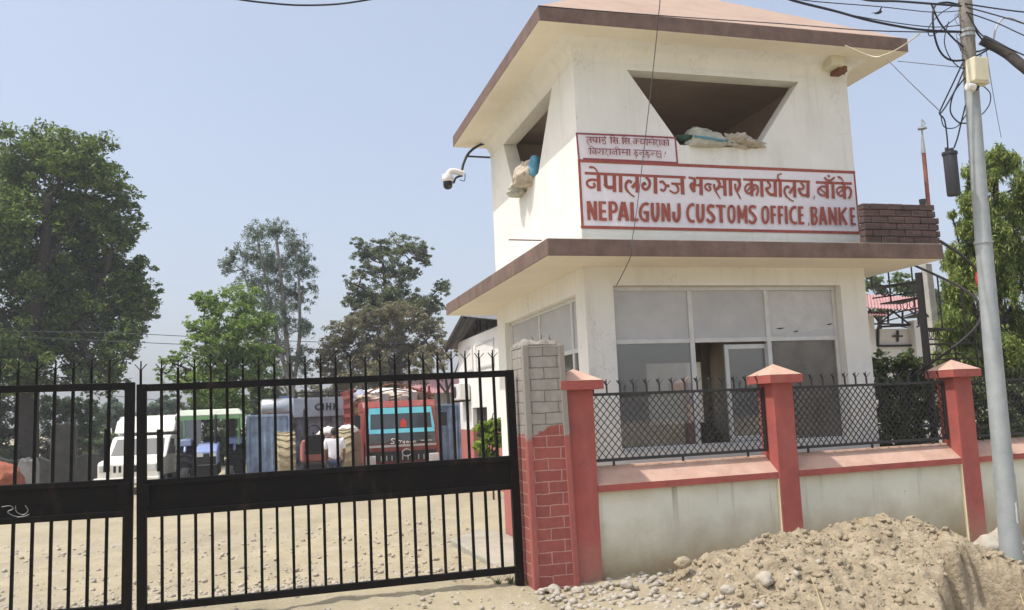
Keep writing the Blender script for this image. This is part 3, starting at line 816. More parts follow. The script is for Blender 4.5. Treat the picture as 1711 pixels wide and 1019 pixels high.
# NEPALGUNJ
D(S1, [(106, 588), (120, 868)], 42, False); D(S1, [(210, 588), (218, 870)], 46, False); D(S1, [(112, 592), (215, 866)], 48, False)
D(S1, [(283, 592), (292, 876)], 46, False); D(S1, [(284, 610), (370, 613)], 36, False); D(S1, [(290, 736), (370, 740)], 36, False); D(S1, [(290, 857), (385, 859)], 40, False)
D(S1, [(430, 593), (437, 876)], 48, False); D(S1, [(430, 612), (498, 620), (524, 680), (504, 738), (438, 748)], 38)
D(S1, [(620, 602), (565, 880)], 48, False); D(S1, [(632, 602), (690, 880)], 52, False); D(S1, [(588, 800), (672, 804)], 38, False)
D(S1, [(752, 604), (758, 885)], 50, False); D(S1, [(750, 864), (850, 866)], 40, False)
D(S2, [(202, 642), (165, 627), (108, 660), (78, 750), (98, 840), (152, 876), (192, 868)], 40); D(S2, [(125, 756), (205, 756)], 36, False); D(S2, [(186, 742), (186, 888)], 44, False)
D(S2, [(256, 613), (262, 800), (303, 876), (340, 800), (338, 613)], 46)
D(S2, [(412, 620), (416, 893)], 44, False); D(S2, [(497, 620), (507, 893)], 44, False); D(S2, [(414, 632), (506, 884)], 44, False)
D(S2, [(650, 622), (652, 820), (616, 882), (578, 835), (576, 745)], 46)
# CUSTOMS
D(F1, [(1159.2, 343), (1154.8, 342.2), (1149.6, 347.2), (1147.5, 356), (1149.8, 366), (1155.2, 370.3), (1159.6, 369.8)], 4.4)
D(S3, [(128, 588), (132, 780), (168, 845), (208, 780), (208, 588)], 46)
D(S3, [(375, 627), (320, 612), (285, 640), (292, 690), (340, 738), (372, 790), (352, 840), (310, 850), (262, 812)], 42)
D(S3, [(398, 616), (542, 622)], 36, False); D(S3, [(470, 620), (480, 866)], 48, False)
D(S3, [(627, 610), (665, 650), (672, 740), (664, 820), (632, 858), (600, 820), (586, 740), (592, 650), (629, 610)], 36)
D(S3, [(732, 608), (740, 872)], 42, False); D(S3, [(733, 612), (790, 805)], 38, False); D(S3, [(788, 805), (842, 612)], 38, False); D(S3, [(838, 608), (850, 876)], 42, False)
D(S4, [(195, 642), (150, 622), (107, 640), (106, 690), (150, 740), (188, 795), (170, 852), (130, 866), (86, 832)], 40)
# OFFICE
D(S4, [(332, 625), (364, 660), (374, 740), (366, 830), (335, 866), (302, 830), (290, 740), (297, 660), (334, 625)], 36)
D(S4, [(425, 613), (438, 878)], 42, False); D(S4, [(424, 630), (487, 632)], 36, False); D(S4, [(430, 746), (487, 748)], 36, False)
D(S4, [(532, 616), (545, 883)], 42, False); D(S4, [(531, 633), (593, 636)], 36, False); D(S4, [(538, 750), (590, 752)], 36, False)
D(S4, [(634, 616), (648, 885)], 44, False)
D(S4, [(790, 642), (752, 637), (712, 680), (703, 760), (722, 838), (760, 868), (800, 868)], 40)
D(S5, [(-10, 598), (0, 850)], 42, False); D(S5, [(-10, 613), (50, 615)], 34, False); D(S5, [(-5, 719), (50, 721)], 34, False); D(S5, [(0, 834), (65, 836)], 34, False)
D(S5, [(122, 828), (130, 850), (113, 872)], 17, True, .5)
# BANKE
D(S5, [(164, 603), (180, 858)], 42, False); D(S5, [(165, 620), (222, 626), (230, 670), (213, 714), (172, 718)], 34); D(S5, [(173, 722), (232, 745), (238, 800), (215, 842), (176, 843)], 34)
D(S5, [(310, 605), (290, 858)], 40, False); D(S5, [(318, 605), (374, 858)], 44, False); D(S5, [(290, 781), (355, 783)], 32, False)
D(S5, [(411, 608), (428, 856)], 40, False); D(S5, [(499, 610), (512, 862)], 40, False); D(S5, [(412, 614), (510, 852)], 42, False)
D(S5, [(552, 610), (572, 864)], 40, False); D(S5, [(656, 614), (568, 735)], 38, False); D(S5, [(584, 708), (662, 858)], 44, False)
D(S5, [(718, 613), (735, 862)], 38, False); D(S5, [(718, 628), (778, 630)], 32, False); D(S5, [(728, 738), (780, 740)], 32, False); D(S5, [(732, 849), (791, 851)], 32, False)
dv.build('lettering', M_signred, big, recalc=False)
dv = MB()
# the small notice, first line
D(S6, [(300, 255), (885, 268)], 26, False); D(S6, [(440, 260), (442, 418)], 32, False); D(S6, [(432, 322), (355, 325), (336, 378), (370, 440), (402, 478)], 22); D(S6, [(505, 262), (510, 350)], 30, False); D(S6, [(508, 345), (558, 375), (606, 360)], 28); D(S6, [(605, 262), (608, 420)], 32, False); D(S6, [(688, 265), (695, 425)], 32, False)
D(S6, [(850, 272), (848, 312), (775, 318), (770, 358), (835, 365), (865, 402), (838, 448), (770, 428)], 22); D(S6, [(860, 268), (828, 242), (842, 208)], 18)
D(S6, [(960, 270), (1215, 282)], 24, False); D(S6, [(1015, 272), (1020, 440)], 30, False); D(S6, [(1015, 272), (1010, 235), (1060, 212), (1130, 270)], 15); D(S6, [(1108, 285), (1122, 330), (1080, 372), (1130, 402)], 24); D(S6, [(1062, 308), (1088, 360), (1142, 450)], 18); D(S6, [(1190, 282), (1195, 445)], 32, False); D(S6, [(1105, 352), (1192, 350)], 18, False); D(S6, [(1235, 430), (1258, 432)], 22, False)
D(S6, [(1300, 286), (1558, 300)], 24, False); D(S6, [(1345, 290), (1355, 455)], 30, False); D(S6, [(1345, 288), (1345, 242), (1400, 240), (1470, 288)], 15); D(S6, [(1430, 300), (1442, 350), (1400, 382), (1450, 412)], 24); D(S6, [(1385, 325), (1408, 375), (1465, 460)], 18); D(S6, [(1425, 365), (1515, 362)], 18, False); D(S7, [(75, 248), (80, 395)], 32, False); D(S7, [(124, 393), (146, 395)], 22, False)
D(S7, [(190, 248), (1215, 300)], 24, False); D(S7, [(285, 252), (291, 408)], 28, False); D(S7, [(286, 312), (215, 318), (204, 360), (245, 386), (286, 345)], 18); D(S7, [(290, 332), (340, 310), (362, 352)], 18); D(S7, [(400, 260), (432, 310), (388, 342), (440, 388), (516, 370)], 22); D(S7, [(515, 262), (520, 408)], 28, False); D(S7, [(585, 270), (595, 435)], 28, False)
D(S7, [(660, 280), (660, 375)], 26, False); D(S7, [(660, 370), (632, 352), (645, 335)], 18); D(S7, [(660, 362), (790, 360)], 18, False); D(S7, [(780, 280), (786, 438)], 28, False); D(S7, [(700, 212), (740, 228), (765, 275)], 18); D(S7, [(830, 290), (860, 330), (828, 370), (880, 428), (908, 492)], 22, True, .6); D(S7, [(945, 295), (952, 445)], 28, False)
D(S7, [(1075, 298), (1080, 458)], 28, False); D(S7, [(1072, 352), (1005, 345), (998, 395), (1040, 412), (1076, 372)], 17); D(S7, [(1085, 370), (1125, 350), (1142, 390), (1120, 442)], 19); D(S7, [(1190, 300), (1192, 455)], 30, False); D(S7, [(1108, 240), (1150, 250), (1192, 302)], 17)
# second line
D(S6, [(365, 582), (1565, 614)], 24, False); D(S6, [(425, 582), (427, 746)], 30, False); D(S6, [(425, 582), (408, 535), (450, 512), (545, 580)], 16); D(S6, [(575, 590), (580, 752)], 30, False); D(S6, [(576, 652), (505, 645), (480, 690), (530, 718), (530, 680)], 19); D(S6, [(680, 600), (702, 650), (680, 702), (638, 700), (632, 665)], 24); D(S6, [(780, 595), (782, 758)], 30, False); D(S6, [(850, 600), (892, 640), (848, 692), (900, 750), (932, 802)], 22, True, .6); D(S6, [(985, 600), (987, 762)], 30, False)
D(S6, [(1165, 605), (1167, 762)], 30, False); D(S6, [(1165, 672), (1065, 665), (1048, 702), (1100, 732), (1102, 690)], 19); D(S6, [(1250, 608), (1256, 772)], 30, False); D(S6, [(1250, 610), (1200, 558), (1140, 540), (1128, 602)], 16); D(S6, [(1345, 612), (1345, 718)], 26, False); D(S6, [(1345, 715), (1315, 700), (1328, 680)], 17); D(S6, [(1345, 696), (1470, 692)], 20, False); D(S6, [(1460, 614), (1470, 776)], 30, False); D(S7, [(90, 560), (96, 738)], 30, False)
D(S7, [(190, 570), (990, 608)], 23, False); D(S7, [(270, 580), (248, 620), (305, 640), (218, 662), (232, 692), (300, 692), (312, 730), (250, 726)], 19); D(S7, [(255, 745), (300, 772), (258, 797)], 13); D(S7, [(482, 658), (388, 650), (380, 692), (432, 712)], 19); D(S7, [(478, 585), (490, 738)], 22, False); D(S7, [(450, 772), (500, 784), (508, 745)], 13); D(S7, [(590, 595), (560, 635), (625, 650), (540, 676), (556, 706), (632, 706), (652, 745), (578, 742)], 19); D(S7, [(590, 762), (642, 784), (608, 812)], 12); D(S7, [(800, 672), (722, 665), (704, 706), (752, 722)], 19); D(S7, [(872, 615), (848, 690), (880, 772), (962, 762), (972, 690), (908, 680), (888, 640)], 20); D(S7, [(975, 635), (977, 816)], 18, False); D(S7, [(1108, 620), (1084, 704)], 22, False); D(S7, [(1076, 742), (1064, 776)], 13, False)
dv.build('lettering', M_signmaroon, small, recalc=False)

# ------------------------------------------------------------------ things fixed to or lying on the tower
def sack(name, parent, c, rx, ry, rz, mat_, seed, rough=0.3, detail=0.10):
    m_ = MB(); bm = bmesh.new(); bmesh.ops.create_icosphere(bm, subdivisions=4, radius=1)
    for v in bm.verts:
        d = mnoise.noise(v.co * 1.3 + Vector((seed * 3.1, 0, 0))) * rough + mnoise.noise(v.co * 3.7 + Vector((0, seed, 0))) * detail + abs(mnoise.noise(v.co * 8.0 + Vector((0, 0, seed)))) * detail * 0.8
        v.co *= 1 + d
        if v.co.z < -0.55: v.co.z = -0.55 + (v.co.z + 0.55) * 0.3
    m_.v = [(c[0] + v.co.x * rx, c[1] + v.co.y * ry, c[2] + v.co.z * rz) for v in bm.verts]
    m_.f = [[v.index for v in f.verts] for f in bm.faces]; m_.m = [0] * len(m_.f); bm.free()
    return m_.build(name, mat_, parent, smooth=70)
sk = thing('sack', 'pale woven sack with a blue stripe slumped on the sill of the front opening', 'sack', (4.95, Y0 + .05, 4.58))
sack('bag', sk, (4.98, Y0 + .04, 4.635), .25, .15, .125, M_sack, 3, .3, .13)
sack('bag_peak', sk, (4.93, Y0 + .10, 4.73), .17, .12, .10, M_sack, 5, .35, .14)
st_ = MB(); st_.tube(smooth_pts([(4.76, Y0 - .09, 4.66), (4.9, Y0 - .125, 4.635), (5.05, Y0 - .118, 4.62), (5.2, Y0 - .07, 4.625)], 6), .012, 6); st_.build('stripe', M_sackblue, sk, smooth=60)
sack('green_rag', sk, (4.70, Y0 + .06, 4.67), .10, .08, .05, M_sackgreen, 8, .4, .2)
o = sack('sack', None, (5.42, Y0 + .06, 4.645), .24, .15, .10, M_sackbrown, 12, .6, .5); solo(o, 'crumpled brown and white sack on the right of the front opening sill', 'sack')
sk = thing('sack', 'crumpled white and brown sack hanging out of the side opening', 'sack', (X0, 10.9, 4.6))
sack('bag', sk, (X0 - .03, 10.75, 4.66), .16, .22, .19, M_sackbrown, 21, .45, .28); sack('white_fold', sk, (X0 - .09, 11.05, 4.55), .12, .17, .10, M_sack, 24, .4, .25)
sack('blue_fold', sk, (X0 + .02, 10.50, 4.72), .09, .07, .17, M_sackblue, 26, .25, .1)
jb = thing('junction_box', 'beige junction box under the right end of the tower roof', 'junction box', tuple(P(1400, 95, Y0)))
q0, q1 = P(1387, 74, Y0 - .24), P(1412, 109, Y0 - .24)
b_ = MB(); b_.box((q0.x, Y0 - .24, q1.z), (q1.x, Y0 - .004, q0.z)); b_.build('box', M_beigebox, jb, bevel=.01)
b_ = MB(); q2, q3 = P(1399, 109, Y0 - .16), P(1418, 121, Y0 - .16); b_.box((q2.x, Y0 - .18, q3.z), (q3.x - .03, Y0 - .004, q2.z - .004)); b_.tube([(q3.x - .05, Y0 - .06, q2.z), (q3.x, Y0 - .08, q3.z + .03), (q3.x - .02, Y0 - .10, q3.z)], .012); b_.build('bracket', M_rust, jb, bevel=.006)
# security camera on its arm
cy_ = Y1 - .06
cc = thing('security_camera', 'white dome security camera on a curved black arm at the tower corner', 'security camera', (X0, cy_, 5.3))
def Q(px, py, d=0): return P(px, py, cy_ + d)
a_ = MB(); a_.tube(smooth_pts([Q(819, 238), Q(800, 243), Q(784, 255), Q(775, 272), Q(771, 290)], 6), .020, 8); a_.build('arm', M_darkplastic, cc, smooth=50)
a_ = MB(); a_.tube([Q(781, 261), Q(819, 263)], .015, 6); a_.build('strut', M_darkplastic, cc, smooth=50)
a_ = MB(); a_.tube(smooth_pts([Q(773, 293), Q(762, 297), Q(758, 306)], 4), .018, 6); a_.tube(smooth_pts([Q(777, 290), Q(776, 302), Q(768, 300)], 4), .007, 5); a_.build('cable', M_darkplastic, cc, smooth=50)
a_ = MB(); a_.tube(smooth_pts([Q(774, 290), Q(764, 287), Q(754, 286), Q(748, 291)], 5), .045, 10); a_.build('elbow', M_whiteplastic, cc, smooth=50)
qh = Q(748, 297)
a_ = MB(); a_.lathe(qh, [(.03, .07), (.075, .05), (.088, 0), (.088, -.05), (.078, -.062)], 20); a_.build('housing', M_whiteplastic, cc, smooth=40)
a_ = MB(); a_.lathe(qh, [(.072, -.06), (.072, -.12), (.06, -.155), (.035, -.175), (.001, -.18)], 20); a_.build('dome', M_dome, cc, smooth=60)
b_ = MB(); b_.tube([P(850, 400.5, 8.55), P(905, 401.5, 8.5)], .007, 6); solo(b_.build('iron_rod', M_rust, None, origin=P(880, 401, 8.5)), 'thin rusty rod lying along the left edge of the canopy', 'rod')
# pole on the canopy behind the parapet
pl = thing('rooftop_pole', 'rusty pink pole with insulator standing behind the brick parapet', 'pole', tuple(P(1551, 345, 9.2)))
b_ = MB(); b_.tube([Vector((P(1551, 345, 9.2).x, 9.2, SZT)), P(1551, 338, 9.2), P(1543, 252, 9.2)], .026, 8); b_.build('pipe', M_rustpink, pl, smooth=50)
b_ = MB(); b_.tube([P(1543, 256, 9.2), P(1541, 226, 9.2), P(1540, 200, 9.2)], [.03, .012, .008], 8); b_.lathe(P(1541, 214, 9.2), [(.012, .02), (.055, .005), (.058, -.012), (.01, -.02)], 12); b_.tube([P(1534, 214, 9.2), P(1546, 207, 9.2), P(1541, 199, 9.2)], .006, 5); b_.build('insulator', M_galv, pl, smooth=50)
q = P(1541, 332, 8.31); b_ = MB(); b_.lathe((q.x, 8.31, SZT + nco * rh - .004), [(.03, 0), (.036, .03), (.04, .075), (.03, .072)], 14)
solo(b_.build('black_pot', M_darkplastic, None, origin=(q.x, 8.31, q.z - .03), smooth=40), 'small black pot standing on top of the brick parapet', 'pot')

# ================================================================== boundary wall
FO = (2.85, 7.80); FM = 0.08; FN = math.sqrt(1 + FM * FM)
def Fp(x, t, z): return Vector((x - FM * t / FN, FO[1] + FM * (x - FO[0]) + t / FN, z))
bw = thing('boundary_wall', 'off-white boundary wall with red piers and black lattice panels', 'wall', tuple(Fp(2.86, 0, 0)))
def fbox(mb, x0, x1, t0, t1, z0, z1, m=0):
    return mb.hexa([Fp(x0, t0, z0), Fp(x1, t0, z0), Fp(x1, t1, z0), Fp(x0, t1, z0), Fp(x0, t0, z1), Fp(x1, t0, z1), Fp(x1, t1, z1), Fp(x0, t1, z1)], m)
piers = [(2.70, 2.985), (5.02, 5.272), (7.475, 7.735), (9.93, 10.19)]
for x0_, x1_ in piers:
    m_ = MB(); fbox(m_, x0_, x1_, 0, .26, -.55, 1.80); pp = m_.build('pier', M_redpier, bw, bevel=.012)
    m_ = MB(); e = .075
    lo = [Fp(x0_ - e, -e, 1.772), Fp(x1_ + e, -e, 1.772), Fp(x1_ + e, .26 + e, 1.772), Fp(x0_ - e, .26 + e, 1.772)]
    hi = [v + Vector((0, 0, .083)) for v in lo]
    m_.hexa(lo + hi, 0)
    apx = Fp((x0_ + x1_) / 2, .13, 1.975); i2 = [h.lerp(apx, .012) + Vector((0, 0, .001)) for h in hi]
    for k in range(4): m_.face([i2[k], i2[(k + 1) % 4], apx], 1)
    m_.build('cap', [M_redpier, M_capdust], pp)
for k in range(3):
    xa_, xb_ = piers[k][1], piers[k + 1][0]
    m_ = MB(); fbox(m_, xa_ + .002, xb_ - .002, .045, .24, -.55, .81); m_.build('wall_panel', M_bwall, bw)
    m_ = MB(); fbox(m_, xb_ - .006, xb_ - .0005, .006, .044, -.2, .80); m_.build('plaster_strip', M_cream_paint, bw)
    m_ = MB()
    sec = [(.008, .805), (.008, .868), (.205, 1.03), (.29, 1.03), (.29, .805)]
    A_ = [Fp(xa_ + .003, t, z) for t, z in sec]; B_ = [Fp(xb_ - .003, t, z) for t, z in sec]
    for a in range(5):
        c = (a + 1) % 5; m_.face([A_[a], B_[a], B_[c], A_[c]], 1 if a in (1, 2) else 0)
    m_.face(A_[::-1]); m_.face(B_); m_.build('coping', [M_redpier, M_capdust], bw, bevel=.006)
    # lattice panel
    tg = .15; za, zb_ = 1.075, 1.735
    gr = MB()
    fbox(gr, xa_ + .012, xb_ - .012, tg - .018, tg + .018, zb_ - .028, zb_); fbox(gr, xa_ + .012, xb_ - .012, tg - .018, tg + .018, za, za + .028)
    fbox(gr, xa_ + .012, xa_ + .04, tg - .016, tg + .016, za + .029, zb_ - .029); fbox(gr, xb_ - .04, xb_ - .012, tg - .016, tg + .016, za + .029, zb_ - .029)
    for xx in (xa_ + .25, (xa_ + xb_) / 2, xb_ - .25): fbox(gr, xx - .01, xx + .01, tg - .01, tg + .01, 1.031, za - .001)
    g_o = gr.build('lattice_frame', M_grille, bw, bevel=.003)
    lt = MB(); xl, xr_ = xa_ + .036, xb_ - .036; zl, zh = za + .024, zb_ - .024
    pitch, sl_ = .073, 1.14; hh = (zh - zl) / sl_
    for sgn in (1, -1):
        s0 = xl - hh
        while s0 < xr_ + hh:
            p_, q_ = (s0, zl), (s0 + hh, zh)
            if sgn < 0: p_, q_ = (s0 + hh, zl), (s0, zh)
            # clip to the frame
            pa_, qa_ = p_, q_
            def clip(pa_, qa_, xc, keep):
                if keep(pa_[0]) and keep(qa_[0]): return pa_, qa_
                if not keep(pa_[0]) and not keep(qa_[0]): return None
                f_ = (xc - pa_[0]) / (qa_[0] - pa_[0]); mid = (xc, pa_[1] + f_ * (qa_[1] - pa_[1]))
                return (pa_, mid) if keep(pa_[0]) else (mid, qa_)
            r_ = clip(pa_, qa_, xl, lambda v: v >= xl)
            if r_: r_ = clip(r_[0], r_[1], xr_, lambda v: v <= xr_)
            if r_ and abs(r_[0][0] - r_[1][0]) > .004:
                tt = tg + sgn * .004
                lt.bar(Fp(r_[0][0], tt, r_[0][1]), Fp(r_[1][0], tt, r_[1][1]), .006, .0095, up=(FM, -1, 0))
            s0 += pitch
    lt.build('lattice', M_grille, g_o)
    nsp = 14 if k == 0 else 15
    first = None
    for i in range(nsp):
        xx = xa_ + .07 + (xb_ - xa_ - .14) * i / (nsp - 1)
        if first is None:
            s_ = MB(); c = Fp(xx, tg, zb_)
            s_.bar(c + Vector((0, 0, -.002)), c + Vector((0, 0, .075)), .014, .014)
            for dx, dy in ((-.038, -.015), (.038, -.02), (.002, .03)): s_.bar(c + Vector((0, 0, .07)), c + Vector((dx, dy, .118)), .016, .005)
            s_.bar(c + Vector((0, 0, .07)), c + Vector((0, 0, .135)), .006, .006)
            first = s_.build('spike', M_grille, g_o); fx = xx
        else: copy_at(first, Fp(xx, 0, 0) - Fp(fx, 0, 0), g_o)

# ================================================================== brick gate pier
gp = thing('brick_gate_pier', 'brick patterned gate pier painted red below and bare grey above', 'gate pier', (2.50, 7.93, 0))
def gring(z, g=0.0):
    t = (z + .1) / 2.4
    k_ = 7.72 / 7.95
    x0_, x1_ = (2.362 - .016 * t) * k_ - g, (2.800 - .052 * t) * k_ + g
    return [(x0_, 7.72 - g, z), (x1_, 7.72 - g, z), (x1_, 8.145 + g, z), (x0_, 8.145 + g, z)]
m_ = MB(); m_.hexa(gring(-.3) + gring(2.205)); m_.build('brickwork', M_gatebrick, gp)
m_ = MB()
for cx_, cy__ in ((0, 0), (1, 0), (0, 1), (1, 1)):
    def cr(z):
        r = gring(z, .008); x = r[1][0] if cx_ else r[0][0]; y = r[2][1] if cy__ else r[0][1]
        dx = -.058 if cx_ else .058; dy = -.058 if cy__ else .058
        xs = sorted((x, x + dx)); ys = sorted((y, y + dy))
        return [(xs[0], ys[0], z), (xs[1], ys[0], z), (xs[1], ys[1], z), (xs[0], ys[1], z)]
    m_.hexa(cr(-.3) + cr(2.202))
m_.build('edge_band', M_pieredge, gp, bevel=.008)
m_ = MB(); bm = bmesh.new(); r_ = gring(2.202, .006)
bmesh.ops.create_grid(bm, x_segments=14, y_segments=14, size=.5)
top = [v.co.copy() for v in bm.verts]; n0 = len(top)
for v in top:
    fx_, fy_ = v.x + .5, v.y + .5
    ed = min(fx_, 1 - fx_, fy_, 1 - fy_)
    h = .008 + .035 * min(1, ed * 7) ** .5 + .045 * mnoise.noise(Vector((fx_ * 4, fy_ * 4, 0)))
    if ed < 1e-4: h = -.02
    m_.v.append((r_[0][0] + (r_[1][0] - r_[0][0]) * fx_, r_[0][1] + (r_[2][1] - r_[0][1]) * fy_, 2.202 + h))
m_.f = [[v.index for v in f.verts] for f in bm.faces]; m_.m = [0] * len(m_.f); bm.free()
m_.build('mortar_top', M_piertop, gp, smooth=50)
m_ = MB()
for k in range(5):
    a = Vector((2.46 + .045 * k + .02 * (k % 2), 7.95 + .03 * (k % 3), 2.235)); m_ = MB(); m_.tube([a, a + Vector((rng.uniform(-.03, .03), rng.uniform(-.02, .02), rng.uniform(.03, .08)))], .004, 5); m_.build('iron_stub', M_rust, gp)

# ================================================================== gate
def gate_leaf(x0, x1, y, label, nbar, tilt, hinge):
    g = thing('gate_leaf', label, 'gate', (hinge, y, 0))
    f_ = MB(); s = .03
    zt_, zb_ = 1.985, .115
    f_.box((x0, y - s, zb_ - .06), (x0 + .078, y + s, zt_)); f_.box((x1 - .078, y - s, -.02), (x1, y + s, zt_))
    for z0_, z1_ in ((zt_ - .062, zt_ - .002), (1.135, 1.185), (.875, .925), (zb_, zb_ + .062)):
        f_.box((x0 + .079, y - s + .004, z0_), (x1 - .079, y + s - .004, z1_))
    f_.build('frame', M_black, g, bevel=.005)
    b_ = MB(); b_.box((x0 + .079, y - .006, .926), (x1 - .079, y + .006, 1.134))
    b_.build('band_panel', M_black, g)
    first = None
    dx = (x1 - x0 - .124) / (nbar + 1); hb = .012
    for i in range(nbar):
        xx = x0 + .062 + dx * (i + 1)
        if first is None:
            m_ = MB(); m_.box((xx - hb, y - hb, 1.186), (xx + hb, y + hb, zt_ - .063)); first = m_.build('upper_bar', M_black, g)
            m_ = MB(); m_.box((xx - hb, y - hb, zb_ + .063), (xx + hb, y + hb, .874)); low_ = m_.build('lower_bar', M_black, g)
            m_ = MB(); c = Vector((xx, y, zt_ - .003))
            m_.bar(c, c + Vector((0, 0, .125)), .019, .019)
            for ddx, ddy in ((-.038, -.012), (.040, -.008), (.0, .03)): m_.bar(c + Vector((0, 0, .118)), c + Vector((ddx * 1.2, ddy, .172)), .009, .006)
            m_.bar(c + Vector((0, 0, .12)), c + Vector((.002, 0, .20)), .010, .010)
            sp_ = m_.build('spike', M_black, g)
        else:
            for o_ in (first, low_, sp_): copy_at(o_, (dx * i, 0, 0), g)
    copy_at(sp_, (-dx + (.031 - .062), 0, 0), g)
    g.rotation_euler = (0, tilt, 0)
    return g
gr_ = gate_leaf(-1.045, 2.265, 7.97, 'black barred gate leaf hinged on the brick pier, shut', 23, -.010, 2.23)
gl_ = gate_leaf(-4.38, -1.086, 7.97, 'black barred gate leaf at the left edge with scrollwork on its band', 22, .004, -4.37)
for g, x in ((gr_, -.86), (gl_, -1.29)):
    m_ = MB(); m_.tube([(x, 7.935, 1.25), (x, 7.935, 1.60)], .026, 8); m_.build('drop_bolt', M_black, g, smooth=40)
m_ = MB(); m_.box((-1.20, 7.92, .99), (-1.112, 7.936, 1.155)); m_.build('lock_plate', M_black, gl_, bevel=.004)
m_ = MB(); m_.box((-1.02, 7.92, .97), (-.94, 7.936, 1.15)); m_.build('lock_plate', M_black, gr_, bevel=.004)
m_ = MB()
for pts in ([(2, 845), (16, 843), (21, 848), (12, 853), (20, 859), (28, 861)], [(25, 843), (27, 853), (38, 858), (46, 851), (41, 842)], [(28, 862), (42, 860), (48, 857)]):
    m_.tube(smooth_pts([P(a, b_, 7.955) for a, b_ in pts], 5), .004, 5)
m_.build('scrollwork', mat('worn_steel', (.25, .25, .25), .4, .2, 9, metal=.6), gl_)

# ================================================================== utility pole and its cables
YP = 6.4
def depth_of(p): return float((np.array(p) - EYE) @ CF)
pb_, pt_ = P(1693.5, 962, YP), P(1609.5, -40, YP)
pole = thing('utility_pole', 'grey steel utility pole with a weathered brown top on the right', 'utility pole', tuple(pb_))
def pole_at(py):
    f = (962 - py) / 1002.0
    a = P(1693.5 - 84 * f - 3.5 * math.sin(f * PI), py, YP); return a
prs = [(1000, 18), (962, 17.5), (790, 16.4)]
def seg(lst, name, m_, dr=0):
    b = MB(); pts = [pole_at(y) for y, r in lst]
    b.tube(pts, [(r + dr) / FPX * depth_of(p) for (y, r), p in zip(lst, pts)], 20)
    return b.build(name, m_, pole, smooth=40)
seg([(1010, 17.5), (962, 17.2), (792, 16.2)], 'base_section', M_galv, .5)
seg([(796, 15.7), (600, 14.4), (404, 13.2)], 'middle_section', M_galv)
seg([(406, 12.9), (280, 12.2), (148, 11.6)], 'upper_section', M_galv)
seg([(152, 11.0), (60, 10.6), (-40, 10.2)], 'brown_section', M_polebrown, .3)
for y in (792, 405, 52, 60):
    seg([(y + 2.5, 14.5 if y > 300 else 11.5), (y - 2.5, 14.5 if y > 300 else 11.5)], 'clamp_band', M_galv, 1.6 if y > 500 else .4)
pm = MB(); pmp = []
for sgn, ys in ((1, (836, 842, 848, 855, 861, 868, 873)), (-1, (872, 866, 858, 852, 845, 840))):
    for y0 in ys:
        a = pole_at(y0); pmp.append(a + Vector((.006 + sgn * rng.uniform(.006, .016), -.0915, 0)))
pm.face(pmp)
pm.build('white_paint_mark', M_whiteplastic, pole)
# meter box with the white cylinder beneath it
mbx = thing('meter_box', 'cream meter box strapped to the utility pole', 'meter box', tuple(P(1632, 120, YP - .15)))
c = P(1633, 118, YP - .14); k = depth_of(c) / FPX
b_ = MB(); b_.obox(c, Vector((13.5 * k, -.01, -.8 * k)), (0, .055, 0), Vector((1.5 * k, 0, 21 * k))); b_.build('box', M_beigebox, mbx, bevel=.012)
b_ = MB(); b_.obox(c + Vector((1.5 * k, 0, -22.5 * k)), Vector((12 * k, -.01, -.8 * k)), (0, .045, 0), Vector((0, 0, 1.4 * k))); b_.build('bottom_flange', M_beigebox, mbx)
c = P(1622, 145, YP - .13)
wc = thing('white_fitting', 'white cylindrical fitting just below the meter box', 'fitting', tuple(c))
b_ = MB(); b_.lathe(c + Vector((-8 * k, 0, .5 * k)), [(5 * k, 0), (6.6 * k, 1 * k), (6.6 * k, 14 * k), (5.5 * k, 15 * k)], 16, (1, 0, -.12)); b_.build('body', M_whiteplastic, wc, smooth=40)
b_ = MB(); b_.tube(smooth_pts([c + Vector((7 * k, 0, 0)), c + Vector((12 * k, 0, -4 * k)), c + Vector((16 * k, 0, 2 * k))], 4), 2.2 * k, 6); b_.build('lead', M_darkplastic, wc, smooth=50)
# hanging black splice canister
c = P(1590, 288, YP - .02)
ca = thing('splice_canister', 'black cylindrical splice canister hanging from cables beside the pole', 'canister', tuple(c))
b_ = MB(); b_.lathe(c, [(9.6 * k, -39 * k), (10.6 * k, -37 * k), (10.8 * k, 30 * k), (10.2 * k, 32 * k)], 20); b_.build('body', M_darkplastic, ca, smooth=40)
b_ = MB(); b_.lathe(c, [(12 * k, 29.5 * k), (12.4 * k, 32 * k), (12 * k, 34.5 * k)], 20); b_.lathe(c + Vector((3 * k, 0, 0)), [(5 * k, 34.6 * k), (5 * k, 40 * k), (4 * k, 41 * k)], 12); b_.lathe(c + Vector((-6 * k, 0, 0)), [(2.5 * k, 34.6 * k), (2.2 * k, 42 * k)], 10); b_.build('lid', M_darkplastic, ca, smooth=40)
def wire(label, pts, w, m_=M_cable, cat='cable', name='cable', group=None, n=8, Y=None):
    """pts: (px, py[, depth]); w: width in photo pixels"""
    W_ = []
    for q in pts:
        W_.append(P(q[0], q[1], q[2] if len(q) > 2 else (Y or YP)))
    r = w / 2 / FPX * depth_of(W_[0])
    b = MB(); b.tube(smooth_pts(W_, n) if len(W_) > 2 else W_, r, 6)
    return solo(b.build(name, m_, None, origin=W_[0], smooth=60), label, cat, group)
G_ = 'cables meeting at the utility pole'
wire('thick black cable sagging from the upper left to the pole band', [(1240, -28, 5.6), (1323, 0, 5.9), (1394, 18, 6.1), (1457, 35, 6.25), (1535, 49, 6.3), (1606, 53, 6.3)], 4.6, group=G_)
wire('thin wire running from the upper left to the pole top above the thick cable', [(1270, -10, 5.5), (1359, 2, 5.8), (1470, 11, 6), (1555, 20, 6.2), (1604, 18, 6.33)], 1.8, group=G_)
